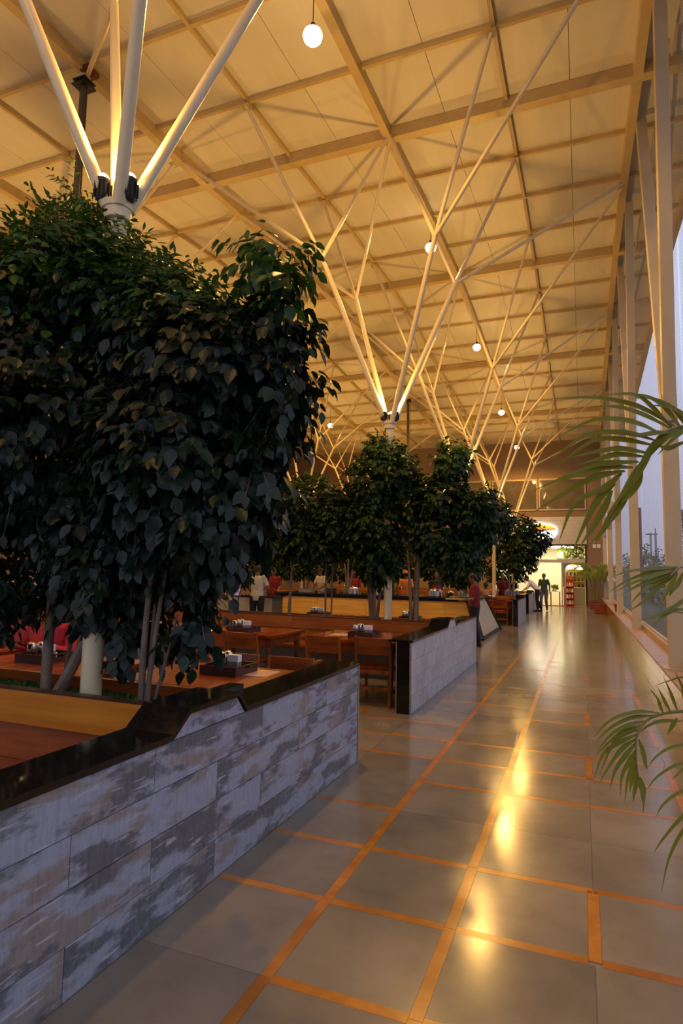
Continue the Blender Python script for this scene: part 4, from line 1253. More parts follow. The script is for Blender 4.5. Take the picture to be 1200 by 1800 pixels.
# ================================================================== PEOPLE
BASEJ = dict(pelvis=(0, 0, .93), waist=(0, 0, 1.06), chest=(0, .01, 1.24), neck=(0, -.005, 1.425), head=(0, .015, 1.565),
             shL=(-.158, 0, 1.372), shR=(.158, 0, 1.372), elL=(-.20, -.03, 1.10), elR=(.20, -.03, 1.10), wrL=(-.20, .05, .86), wrR=(.20, .05, .86),
             hiL=(-.09, 0, .90), hiR=(.09, 0, .90), knL=(-.10, .02, .49), knR=(.10, .02, .49), anL=(-.10, -.02, .085), anR=(.10, -.02, .085))
UPPER = ('waist', 'chest', 'neck', 'head', 'shL', 'shR', 'elL', 'elR', 'wrL', 'wrR')

def person(label, loc, rz, h=1.70, lean=0.0, joints=None, shirt=(.3, .3, .3), trousers=None, sleeve='short', hair=True, cap=None, apron=None,
           group=None, voxel=.012, skirt=None, head_nod=0.0, female=False, open_hands=True):
    """one continuous body grown from tapered limbs; faces +Y; clothing shells and hair are its children"""
    J = {k: Vector(v) for k, v in BASEJ.items()}
    if lean:
        R = Matrix.Rotation(-lean, 3, 'X')
        for k in UPPER: J[k] = J['pelvis'] + R @ (J[k] - J['pelvis'])
    for k, v in (joints or {}).items(): J[k] = Vector(v)
    parts = []                                              # (MB, zone)
    def add(zone):
        m = MB(); parts.append((m, zone)); return m
    side = (J['shR'] - J['shL']).normalized()
    fk = 1.0 if not female else .93
    tor = [J['pelvis'] + Vector((0, 0, -.10)), J['pelvis'], J['waist'], J['chest'], J['neck'].lerp(J['chest'], .32), J['neck'].lerp(J['chest'], .08)]
    add(1).tube(tor, [.125, .155, .138 * fk, .156 * fk, .150 * fk, .072], 16, True, [.10, .115, .10, .118, .095, .065], side)
    add(1).ball(J['shL'], .058); add(1).ball(J['shR'], .058)
    add(0).tube([J['neck'].lerp(J['chest'], .15), J['neck'], J['head'] + Vector((0, -.015, -.06))], [.062, .053, .052], 12)
    # head: skull, jaw, nose, ears, eyes, lips
    hd = J['head']; Rn = Matrix.Rotation(-lean * .55 - head_nod, 3, 'X')
    def hp(x, y, z): return hd + Rn @ Vector((x, y, z))
    add(0).ball(hp(0, -.012, .03), (.076, .094, .092), 14, 10)
    add(0).ball(hp(0, .018, -.035), (.058, .068, .078), 12, 8)
    add(0).tube([hp(0, .078, .025), hp(0, .098, -.012), hp(0, .08, -.022)], [.009, .016, .013], 8)
    for s in (-1, 1):
        add(0).ball(hp(.078 * s, -.01, -.005), (.010, .022, .033), 8, 6)
        add(5).ball(hp(.030 * s, .077, .012), (.013, .008, .008), 8, 6)
        add(0).ball(hp(.032 * s, .074, .030), (.020, .010, .006), 8, 6)
    add(6).tube([hp(-.024, .078, -.058), hp(0, .086, -.058), hp(.024, .078, -.058)], [.005, .008, .005], 8)
    for s in 'LR':
        sh, el, wr = J['sh' + s], J['el' + s], J['wr' + s]
        cuff = sh.lerp(el, .78)
        add(1).tube([sh, sh.lerp(el, .35), cuff], [.054, .050, .046], 12)
        z2 = 1 if sleeve == 'long' else 0
        add(z2).tube([cuff, el], [.045, .041], 12)
        add(z2).ball(el, .042)
        add(z2).tube([el, el.lerp(wr, .3), el.lerp(wr, .94)], [.042, .040, .030], 12)
        add(0).tube([el.lerp(wr, .9), wr], [.028, .026], 10)
        d = (wr - el).normalized()
        sg = 1 if s == 'R' else -1
        pn = Vector((-sg, 0, 0)) - d * d.dot(Vector((-sg, 0, 0)))
        if pn.length < .2: pn = Vector((0, 0, -1)) - d * d.dot(Vector((0, 0, -1)))
        pn.normalize()
        if abs(d.z) < .6:
            pn = Vector((0, 0, 1)) - d * d.z; pn.normalize()
        ac = d.cross(pn).normalized()
        if ac.y < 0: ac = -ac
        if abs(d.z) < .6:
            ac = d.cross(Vector((0, 0, 1))).normalized() * (-sg)
        pc = wr + d * .055
        add(0).tube([wr - d * .01, wr + d * .03, wr + d * .085], [.026, .040, .040], 12, True, [.018, .016, .013], ac)
        for q, (o, ln) in enumerate(((.030, .070), (.010, .080), (-.010, .074), (-.029, .058))):
            b = wr + d * .08 + ac * o
            k1 = b + d * ln * .5 + pn * .008
            k2 = b + d * ln * .92 + pn * (.032 if open_hands else .05)
            add(0).tube([b, k1, k2], [.0105, .0095, .008], 8)
        tb = wr + d * .028 + ac * .034
        add(0).tube([tb, tb + d * .035 + ac * .024 + pn * .01, tb + d * .066 + ac * .026 + pn * .024], [.0125, .0115, .009], 8)
        hi, kn, an = J['hi' + s], J['kn' + s], J['an' + s]
        add(2).tube([hi + Vector((0, 0, .03)), hi.lerp(kn, .4), kn], [.100, .084, .060], 14)
        add(2).ball(kn, .060)
        add(2).tube([kn, kn.lerp(an, .35), an + Vector((0, 0, .02))], [.060, .058, .046], 12)
        ft = (an - kn); ft.z = 0
        tdir = Vector((.12 * sg, 1, 0)).normalized()
        az = an.z - .085
        add(3).tube([an + tdir * -.055 + Vector((0, 0, -.045)), an + tdir * .03 + Vector((0, 0, -.042)), an + tdir * .13 + Vector((0, 0, -.055)), an + tdir * .185 + Vector((0, 0, -.062))], [.032, .042, .044, .026], 10, True, [.036, .040, .026, .018], (1, 0, 0))
        add(3).tube([an + Vector((0, 0, .03)), an + Vector((0, 0, -.04))], [.040, .040], 10)
    if skirt:
        sk = [J['pelvis'] + Vector((0, 0, .02)), J['hiL'].lerp(J['hiR'], .5).lerp(J['knL'].lerp(J['knR'], .5), .5) + Vector((0, .02, -.02)), J['knL'].lerp(J['knR'], .5), J['anL'].lerp(J['anR'], .5)]
        add(2).tube(sk, [.165, .20, .205, .21], 16, True, [.13, .15, .15, .17], side)
    k = h / 1.70
    vs_, fs_, zone = [], [], []
    for m, z in parts:
        b = len(vs_)
        vs_ += [(x * k, y * k, zz * k) for x, y, zz in m.v]
        for f in m.f: fs_.append(tuple(i + b for i in f)); zone.append(z)
    src = bpy.data.meshes.new('body_source')
    src.from_pydata(vs_, [], fs_); src.update()
    import bmesh
    bm = bmesh.new(); bm.from_mesh(src); bmesh.ops.recalc_face_normals(bm, faces=bm.faces); bm.to_mesh(src); bm.free()
    tmp = bpy.data.objects.new('body_source', src); COL.objects.link(tmp)
    rm = tmp.modifiers.new('remesh', 'REMESH'); rm.mode = 'VOXEL'; rm.voxel_size = voxel
    sm = tmp.modifiers.new('smooth', 'SMOOTH'); sm.iterations = 2; sm.factor = .5
    dg = bpy.context.evaluated_depsgraph_get()
    me = bpy.data.meshes.new_from_object(tmp.evaluated_get(dg), depsgraph=dg)
    bpy.data.objects.remove(tmp)
    bvh = BVHTree.FromPolygons([Vector(v) for v in vs_], fs_)
    me.name = 'person'
    me.materials.clear()
    for mm in (M['skin'], M['hair'], LIP): me.materials.append(mm)
    zf = []
    for p in me.polygons:
        _, _, i, _ = bvh.find_nearest(p.center)
        zf.append(zone[i] if i is not None else 0)
    me.polygons.foreach_set('material_index', [1 if z == 5 else 2 if z == 6 else 0 for z in zf])
    me.polygons.foreach_set('use_smooth', [True] * len(me.polygons))
    o = link_mesh('person', me, None, loc)
    o.rotation_euler = (0, 0, rz)
    tag(o, label, 'person', group)
    nv = len(me.vertices)
    co_ = np.zeros(nv * 3); me.vertices.foreach_get('co', co_); co_ = co_.reshape(-1, 3)
    no_ = np.zeros(nv * 3); me.vertices.foreach_get('normal', no_); no_ = no_.reshape(-1, 3)
    def shell(name, zs, off, m):
        ids = [p for p, z in zip(me.polygons, zf) if z in zs]
        if not ids: return
        used = sorted({v for p in ids for v in p.vertices})
        mp = {v: i for i, v in enumerate(used)}
        c = co_[used] + no_[used] * off
        s = bpy.data.meshes.new(name)
        s.from_pydata([tuple(x) for x in c], [], [tuple(mp[v] for v in p.vertices) for p in ids]); s.update()
        s.polygons.foreach_set('use_smooth', [True] * len(s.polygons))
        s.materials.append(m)
        ob = link_mesh(name, s, o)
        sd = ob.modifiers.new('thickness', 'SOLIDIFY'); sd.thickness = off * .8; sd.offset = -1
        return ob
    shell('blouse' if skirt else 'shirt', (1,), .010, cloth('shirt_cloth', shirt))
    shell('skirt' if skirt else 'trousers', (2,), .008, cloth('skirt_cloth', skirt) if skirt else (trousers or M['navy']))
    shell('shoes', (3,), .004, M['shoe'])
    Rk = Rn
    def headshell(name, m, r, c, keep):
        b_ = MB().ball((0, 0, 0), r, 18, 14)
        v_ = [Vector(p) for p in b_.v]
        ff = [f for f in b_.f if all(keep(v_[i] + Vector(c)) for i in f)]
        mb = MB(); mb.v = [tuple((hd + Rk @ (v + Vector(c))) * k) for v in v_]; mb.f = ff
        ob = mb.build(name, m, o, smooth=True)
        sd = ob.modifiers.new('thickness', 'SOLIDIFY'); sd.thickness = .006
        return ob
    if hair: headshell('hair', M['hair'], (.083, .103, .104), (0, -.016, .030), lambda p: p.z > .052 + .9 * (p.y - .045) - (.05 if p.y < -.03 else 0) and p.z > -.055 and not (p.y > .05 and p.z < .085))
    if female:
        MB().ball(tuple((hd + Rk @ Vector((0, -.115, .0))) * k), (.045 * k, .04 * k, .045 * k), 12, 8).build('hair_bun', M['hair'], o, smooth=True)
    if cap is not None:
        cm = cloth('cap_cloth', cap)
        ob = headshell('cap', cm, (.090, .110, .112), (0, -.014, .030), lambda p: p.z > .045)
        mb = MB().prism([(-.07, .085), (-.055, .14), (0, .165), (.055, .14), (.07, .085)], 2, .048, .056)
        mb.v = [tuple((hd + Rk @ Vector(p)) * k) for p in mb.v]
        mb.build('brim', cm, ob)
    if apron is not None:
        mb = MB()
        z0, z1 = J['knL'].z + .05, J['chest'].z + .02
        pts = []
        n_ = 8
        for i in range(n_ + 1):
            x = -.17 + .34 * i / n_
            d = .142 - 2.2 * x * x
            pts.append((x, d))
        v_, f_ = [], []
        for i, (x, d) in enumerate(pts): v_ += [(x * k, d * k, z0 * k), (x * .8 * k, d * k, z1 * k), (x * k, (d + .008) * k, z0 * k), (x * .8 * k, (d + .008) * k, z1 * k)]
        for i in range(n_):
            a, b = 4 * i, 4 * i + 4
            f_ += [(a, a + 1, b + 1, b), (a + 2, b + 2, b + 3, a + 3)]
        mb.add(v_, f_).build('apron', cloth('apron_cloth', apron), o)
    return o
LIP = mat('lips', (0.16, 0.05, 0.035), 0.5)

SEAT = dict(pelvis=(0, 0, .53), waist=(0, .0, .66), chest=(0, .03, .85), neck=(0, .035, 1.035), head=(0, .06, 1.175), shL=(-.175, .03, .985), shR=(.175, .03, .985),
            elL=(-.24, .10, .74), elR=(.24, .10, .74), wrL=(-.16, .32, .80), wrR=(.16, .32, .80), hiL=(-.09, .02, .52), hiR=(.09, .02, .52),
            knL=(-.11, .43, .51), knR=(.11, .43, .51), anL=(-.11, .41, .085), anR=(.11, .41, .085))
# waiter in a red polo, seen from the side, a tray in his hands
person('man in red polo and black trousers holding a tray by the serving island', (-2.2, 13.6, 0), PI / 2, 1.60,
       joints=dict(elL=(-.225, .02, 1.09), elR=(.225, .02, 1.09), wrL=(-.15, .25, 1.06), wrR=(.15, .25, 1.06), anL=(-.10, .03, .085), anR=(.10, -.07, .085), head=(0, .05, 1.555)),
       shirt=(.14, .006, .012), trousers=M['black'], head_nod=.35, voxel=.010)
t = thing('serving_tray', 'flat pale serving tray held by the man in the red polo', 'tray', (-2.62, 13.6, 1.005))
MB().box((-.20, -.15, 0), (.20, .15, .008)).build('tray_base', M['cream_panel'], t)
for lo, hi in (((-.20, -.15), (.20, -.14)), ((-.20, .14), (.20, .15)), ((-.20, -.14), (-.19, .14)), ((.19, -.14), (.20, .14))):
    MB().box((lo[0], lo[1], .008), (hi[0], hi[1], .026)).build('tray_rim', M['cream_panel'], t)
# man in green walking towards us
person('man in dark green shirt and grey jeans walking away from the bright shop', (-1.60, 28.7, 0), PI - .12, 1.66,
       joints=dict(elL=(-.235, -.08, 1.12), elR=(.225, .02, 1.10), wrL=(-.22, -.12, .88), wrR=(.25, .16, .92), knR=(.10, .16, .50), anR=(.10, .16, .085), knL=(-.09, .02, .49), anL=(-.09, -.18, .11)),
       shirt=(.022, .060, .045), trousers=cloth('grey_jeans', (.11, .10, .12)))
# man in white leaning on the wall end
person('man in a white shirt and black trousers leaning over the far low wall, head bowed', (-1.84, 28.1, 0), PI * .5, 1.72, lean=.74,
       joints=dict(elL=(-.24, .40, 1.02), elR=(.24, .40, 1.02), wrL=(-.13, .56, .90), wrR=(.13, .56, .90), anR=(.10, -.14, .085), anL=(-.10, -.02, .085)),
       shirt=(.62, .60, .66), sleeve='long', trousers=M['black'], head_nod=.25)
# behind the island
person('man in orange cap and orange shirt, back to us, behind the island', (-5.12, 18.55, 0), .15, 1.64,
       joints=dict(wrL=(-.18, .22, 1.02), wrR=(.18, .22, 1.02)), shirt=(.62, .20, .035), hair=True, cap=(.60, .17, .03))
person('cook in a black shirt and red apron behind the island, right of the orange cap', (-4.15, 18.5, 0), PI + .3, 1.63,
       joints=dict(wrL=(-.16, .26, 1.0), wrR=(.16, .26, 1.0)), shirt=(.012, .010, .012), apron=(.22, .012, .02))
person('cook in white with rolled sleeves bending over the island', (-7.9, 18.45, 0), PI - .4, 1.70, lean=.22,
       joints=dict(elL=(-.26, .14, 1.12), wrL=(-.16, .34, 1.0), elR=(.26, .14, 1.12), wrR=(.16, .34, 1.0)), shirt=(.50, .44, .42), sleeve='short', cap=(.03, .02, .02))
person('cook in a red shirt behind the island, left of the second white pole', (-6.9, 18.7, 0), PI, 1.62, joints=dict(wrL=(-.16, .26, 1.0), wrR=(.16, .26, 1.0)), shirt=(.22, .015, .02))
person('waiter in a pale shirt and black trousers seen from behind at the grey side counter', (-7.45, 13.3, 0), .2, 1.72,
       joints=dict(elL=(-.26, .05, 1.12), wrL=(-.20, .26, 1.02), elR=(.26, .05, 1.12), wrR=(.20, .26, 1.02)), shirt=(.34, .35, .38), trousers=M['black'])
person('man in a deep red shirt standing at the left end of the serving island', (-8.9, 16.9, 0), PI + .4, 1.66, joints=dict(wrL=(-.16, .26, 1.0)), shirt=(.20, .012, .015))
# far diners, seated at their table
def up(d, dz=0.0): return {k: (v[0], v[1], v[2] + dz) for k, v in d.items()}
person('seated woman in pink top at the far table, left of the slim white pole', (-3.28, 22.72, 0), 0.1, 1.68, joints=dict(SEAT, wrR=(.18, .36, .82)), shirt=(.42, .22, .17), female=True, trousers=cloth('red_trousers', (.2, .04, .04)))
person('man in a maroon shirt standing behind the far table, right of the slim white pole', (-2.85, 24.2, 0), PI, 1.60, lean=.15, joints=dict(wrL=(-.16, .3, .95), wrR=(.2, .3, .95)), shirt=(.13, .012, .022))
person('seated man in a light blue shirt with his back to us at the far table', (-2.37, 22.74, 0), 0.0, 1.66, joints=SEAT, shirt=(.20, .24, .42))
# woman in red at the left edge
person('woman in a bright red dress seated at the table on the left edge', (-5.02, 4.93, 0), PI - .15, 1.66, joints=SEAT, shirt=(.50, .030, .045), skirt=(.42, .03, .05), sleeve='long', female=True)
person('second seated woman in red at the left edge, farther from the trees', (-5.6, 4.95, 0), PI + .1, 1.62, joints=SEAT, shirt=(.44, .04, .05), skirt=(.30, .02, .03), sleeve='long', female=True)
make_chair('wooden chair of the second woman in red', (-5.6, 5.07, 0), PI)
FRONDS = [
 ([(0.648, 3.169, 2.134), (0.509, 3.048, 2.251), (0.392, 2.918, 2.22), (0.314, 2.817, 2.171), (0.257, 2.75, 2.084), (0.196, 2.682, 1.981), (0.145, 2.618, 1.887), (0.083, 2.562, 1.772), (0.057, 2.547, 1.716)],
  [[(0.377, 2.891, 2.22), (0.223, 2.716, 2.273), (0.07, 2.6, 2.291), (-0.083, 2.487, 2.271)],
   [(0.361, 2.886, 2.21), (0.244, 2.728, 2.239), (0.144, 2.633, 2.256), (0.047, 2.542, 2.242)],
   [(0.325, 2.822, 2.171), (0.196, 2.66, 2.198), (0.057, 2.551, 2.191), (-0.075, 2.464, 2.115)],
   [(0.295, 2.801, 2.144), (0.174, 2.656, 2.152), (0.024, 2.545, 2.13), (-0.107, 2.451, 2.018)],
   [(0.283, 2.778, 2.121), (0.163, 2.654, 2.124), (0.045, 2.555, 2.106), (-0.101, 2.457, 1.983)],
   [(0.259, 2.75, 2.084), (0.152, 2.654, 2.088), (0.054, 2.564, 2.064), (-0.039, 2.476, 2.03)],
   [(0.245, 2.747, 2.069), (0.14, 2.641, 2.063), (0.064, 2.571, 2.035), (-0.019, 2.498, 2.004)],
   [(0.221, 2.718, 2.044), (0.107, 2.61, 2.024), (0.022, 2.536, 1.998), (-0.187, 2.379, 1.885)],
   [(0.198, 2.69, 2.017), (0.096, 2.607, 2.008), (0.001, 2.509, 1.967), (-0.12, 2.401, 1.923)],
   [(0.167, 2.669, 2.001), (0.063, 2.577, 1.968), (-0.042, 2.499, 1.907), (-0.172, 2.393, 1.811)],
   [(0.154, 2.665, 1.992), (0.083, 2.59, 1.92), (-0.022, 2.491, 1.855), (-0.08, 2.44, 1.706)],
   [(0.127, 2.637, 1.947), (0.061, 2.565, 1.872), (0.018, 2.524, 1.791), (-0.035, 2.462, 1.664)],
   [(0.115, 2.625, 1.919), (0.077, 2.575, 1.828), (0.038, 2.535, 1.759), (-0.009, 2.47, 1.686)],
   [(0.151, 2.64, 1.901), (0.111, 2.59, 1.818), (0.074, 2.55, 1.749), (0.026, 2.505, 1.696)],
   [(0.192, 2.681, 1.974), (0.155, 2.623, 1.877), (0.116, 2.572, 1.805), (0.078, 2.529, 1.758)],
   [(0.366, 2.887, 2.214), (0.269, 2.755, 2.287), (0.199, 2.66, 2.312), (0.09, 2.554, 2.288)],
   [(0.414, 2.929, 2.206), (0.327, 2.81, 2.289), (0.246, 2.721, 2.318), (0.145, 2.628, 2.306)],
   [(0.437, 2.937, 2.213), (0.379, 2.885, 2.287), (0.295, 2.794, 2.319), (0.202, 2.705, 2.308)],
   [(0.476, 2.985, 2.209), (0.412, 2.9, 2.269), (0.349, 2.819, 2.287), (0.256, 2.729, 2.281)],
   [(0.286, 2.757, 2.124), (0.335, 2.832, 2.112), (0.399, 2.907, 2.147), (0.476, 2.988, 2.184)],
   [(0.349, 2.84, 2.185), (0.286, 2.753, 2.165), (0.217, 2.673, 2.146), (0.151, 2.613, 2.167)],
   [(0.414, 2.927, 2.220), (0.339, 2.817, 2.162), (0.285, 2.759, 2.100), (0.224, 2.679, 2.014)],
   [(0.377, 2.893, 2.205), (0.285, 2.757, 2.119), (0.231, 2.691, 2.032), (0.184, 2.627, 1.944)],
   [(0.286, 2.757, 2.124), (0.230, 2.681, 2.019), (0.192, 2.631, 1.944), (0.131, 2.575, 1.838)],
   [(0.256, 2.729, 2.073), (0.194, 2.650, 1.970), (0.148, 2.597, 1.892), (0.095, 2.541, 1.814)],
   [(0.232, 2.703, 2.023), (0.210, 2.659, 1.948), (0.181, 2.610, 1.897), (0.142, 2.576, 1.860)],
   [(0.521, 3.053, 2.252), (0.438, 2.916, 2.216), (0.368, 2.829, 2.158), (0.293, 2.743, 2.073)]]),
 ([(0.601, 3.053, 1.523), (0.481, 2.942, 1.605), (0.369, 2.735, 1.62), (0.338, 2.615, 1.616), (0.296, 2.493, 1.585)],
  [[(0.353, 2.675, 1.619), (0.248, 2.526, 1.609), (0.162, 2.385, 1.598), (0.087, 2.249, 1.577)],
   [(0.351, 2.674, 1.617), (0.248, 2.527, 1.599), (0.152, 2.385, 1.566), (0.082, 2.253, 1.525)],
   [(0.34, 2.616, 1.611), (0.254, 2.498, 1.588), (0.169, 2.359, 1.559), (0.1, 2.26, 1.528)],
   [(0.334, 2.614, 1.605), (0.242, 2.474, 1.567), (0.178, 2.364, 1.547), (0.118, 2.268, 1.513)],
   [(0.334, 2.615, 1.598), (0.251, 2.478, 1.559), (0.194, 2.35, 1.532), (0.149, 2.283, 1.489)],
   [(0.329, 2.614, 1.594), (0.261, 2.483, 1.547), (0.193, 2.354, 1.493), (0.147, 2.285, 1.466)],
   [(0.326, 2.558, 1.594), (0.295, 2.497, 1.548), (0.269, 2.436, 1.512), (0.244, 2.376, 1.478)],
   [(0.354, 2.623, 1.599), (0.325, 2.562, 1.552), (0.299, 2.5, 1.528), (0.291, 2.499, 1.511)],
   [(0.382, 2.643, 1.51), (0.297, 2.506, 1.466), (0.231, 2.396, 1.44), (0.173, 2.299, 1.43)],
   [(0.381, 2.648, 1.463), (0.297, 2.507, 1.456), (0.249, 2.404, 1.434), (0.21, 2.316, 1.41)],
   [(0.449, 2.877, 1.593), (0.399, 2.754, 1.547), (0.37, 2.693, 1.503), (0.327, 2.624, 1.483)],
   [(0.449, 2.788, 1.414), (0.389, 2.706, 1.449), (0.351, 2.638, 1.445), (0.304, 2.565, 1.451)]]),
 ([(0.542, 2.763, 0.974), (0.424, 2.595, 1.097), (0.314, 2.441, 1.121), (0.233, 2.333, 1.125), (0.183, 2.261, 1.112), (0.153, 2.198, 1.083), (0.145, 2.167, 1.038), (0.147, 2.153, 0.974), (0.158, 2.143, 0.898)],
  [[(0.233, 2.333, 1.127), (0.156, 2.214, 1.147), (0.076, 2.107, 1.139), (0.021, 2.036, 1.097)],
   [(0.212, 2.292, 1.126), (0.137, 2.186, 1.133), (0.075, 2.098, 1.118), (0.027, 2.029, 1.084)],
   [(0.183, 2.261, 1.112), (0.126, 2.151, 1.117), (0.075, 2.089, 1.1), (0.032, 2.034, 1.059)],
   [(0.169, 2.234, 1.103), (0.118, 2.15, 1.099), (0.079, 2.093, 1.086), (0.024, 2.032, 1.042)],
   [(0.162, 2.222, 1.093), (0.109, 2.148, 1.087), (0.074, 2.081, 1.068), (0.034, 2.042, 0.983)],
   [(0.153, 2.198, 1.083), (0.099, 2.124, 1.069), (0.049, 2.063, 1.045), (0.021, 2.016, 0.984)],
   [(0.151, 2.198, 1.069), (0.107, 2.129, 1.052), (0.072, 2.075, 1.02), (0.033, 2.022, 0.968)],
   [(0.148, 2.188, 1.059), (0.111, 2.122, 1.029), (0.08, 2.081, 0.994), (0.063, 2.036, 0.948)],
   [(0.145, 2.166, 1.042), (0.122, 2.128, 1.012), (0.099, 2.09, 0.977), (0.092, 2.049, 0.932)],
   [(0.144, 2.168, 1.02), (0.13, 2.133, 0.994), (0.114, 2.098, 0.961), (0.104, 2.056, 0.915)],
   [(0.145, 2.172, 0.994), (0.136, 2.138, 0.974), (0.124, 2.103, 0.952), (0.119, 2.081, 0.937)],
   [(0.147, 2.153, 0.974), (0.141, 2.131, 0.949), (0.133, 2.109, 0.927), (0.128, 2.087, 0.905)],
   [(0.156, 2.201, 1.066), (0.168, 2.199, 1.024), (0.172, 2.182, 0.995), (0.177, 2.185, 0.982)],
   [(0.153, 2.156, 0.965), (0.161, 2.152, 0.934), (0.162, 2.143, 0.912), (0.157, 2.125, 0.867)],
   [(0.241, 2.336, 1.127), (0.224, 2.314, 1.171), (0.21, 2.284, 1.197), (0.199, 2.278, 1.211)],
   [(0.267, 2.368, 1.127), (0.244, 2.343, 1.171), (0.229, 2.313, 1.203), (0.217, 2.284, 1.225)],
   [(0.293, 2.411, 1.125), (0.273, 2.376, 1.177), (0.257, 2.343, 1.218), (0.243, 2.313, 1.25)],
   [(0.323, 2.445, 1.121), (0.312, 2.411, 1.193), (0.296, 2.379, 1.235), (0.282, 2.359, 1.265)],
   [(0.341, 2.452, 1.121), (0.343, 2.445, 1.19), (0.322, 2.41, 1.241), (0.216, 2.305, 1.221)],
   [(0.288, 2.378, 1.108), (0.272, 2.363, 1.086), (0.259, 2.338, 1.072), (0.249, 2.313, 1.064)],
   [(0.313, 2.444, 1.086), (0.241, 2.339, 1.101), (0.192, 2.265, 1.099), (0.158, 2.222, 1.078)]]),
 ([(0.552, 2.681, 0.756), (0.437, 2.516, 0.87), (0.346, 2.37, 0.893)],
  [[(0.358, 2.415, 1.022), (0.268, 2.302, 1.032), (0.21, 2.227, 1.016), (0.177, 2.185, 0.986)],
   [(0.357, 2.421, 0.961), (0.275, 2.312, 0.972), (0.208, 2.222, 0.953), (0.17, 2.167, 0.922)],
   [(0.347, 2.369, 0.902), (0.267, 2.262, 0.897), (0.218, 2.191, 0.879), (0.193, 2.151, 0.854)],
   [(0.354, 2.376, 0.865), (0.272, 2.262, 0.821), (0.214, 2.178, 0.783), (0.183, 2.136, 0.753)],
   [(0.362, 2.383, 0.828), (0.28, 2.268, 0.785), (0.229, 2.19, 0.723), (0.202, 2.144, 0.643)],
   [(0.374, 2.429, 0.943), (0.304, 2.347, 0.953), (0.271, 2.28, 0.95), (0.25, 2.239, 0.945)]]),
]

# ================================================================== PALMS
def catmull(P, n=9):
    P = [Vector(p) for p in P]
    Q = [P[0] * 2 - P[1]] + P + [P[-1] * 2 - P[-2]]
    out = []
    segs = len(P) - 1
    for k in range(n):
        u = k / (n - 1) * segs
        i = min(int(u), segs - 1); t = u - i
        a, b, c, d = Q[i:i + 4]
        out.append(.5 * ((2 * b) + (c - a) * t + (2 * a - 5 * b + 4 * c - d) * t * t + (3 * b - a - 3 * c + d) * t ** 3))
    return out
def leaflet(path, w, mb, nrm):
    """a long folded blade tapering to both ends"""
    n = len(path)
    vs_ = []
    for i, p in enumerate(path):
        d = (path[min(i + 1, n - 1)] - path[max(i - 1, 0)]).normalized()
        s = d.cross(nrm)
        if s.length < .05: s = d.cross(Vector((0, 0, 1)))
        s.normalize()
        u = s.cross(d)
        f = i / (n - 1)
        ww = w * (0.35 + 0.65 * min(f / .25, 1)) * max(1 - max(f - .35, 0) / .66, .02) ** .8
        vs_ += [p - s * ww + u * ww * .35, p, p + s * ww + u * ww * .35]
    fs_ = []
    for i in range(n - 1):
        a, b = 3 * i, 3 * i + 3
        fs_ += [(a, a + 1, b + 1, b), (a + 1, a + 2, b + 2, b + 1)]
    mb.add(vs_, fs_)
pb = Vector((0.74, 3.0, 0))
palm = thing('potted_palm', 'potted areca palm just outside the picture, its fronds reaching in from the right edge', 'palm', pb)
MB().lathe([(.11, 0), (.145, .28), (.155, .28), (.155, .32), (.135, .32), (.13, .27), (.004, .27)], 20).build('pot', M['pot'], palm, smooth=True)
eye = Vector((0, 0, EYE))
for (rach, leafs), lw in zip(FRONDS, (.0145, .0088, .0075, .0055)):
    R = catmull([Vector((pb.x, pb.y, .3)), Vector((pb.x, pb.y, 0.6 * max(rach[0][2], .75)))] + [Vector(p) for p in rach], 26)
    n = len(R)
    fo = MB().tube(R, [.009 - .0075 * i / n for i in range(n)], 8).build('frond', M['palm_stem'], palm, world=True, smooth=True)
    for l in leafs:
        pts = catmull(l, 10)
        mb = MB()
        vw = (eye - pts[4]).normalized()
        leaflet(pts, lw, mb, (vw + Vector((0.15, 0.1, .55))).normalized())
        mb.build('leaflet', M['palm'], fo, world=True, smooth=True)

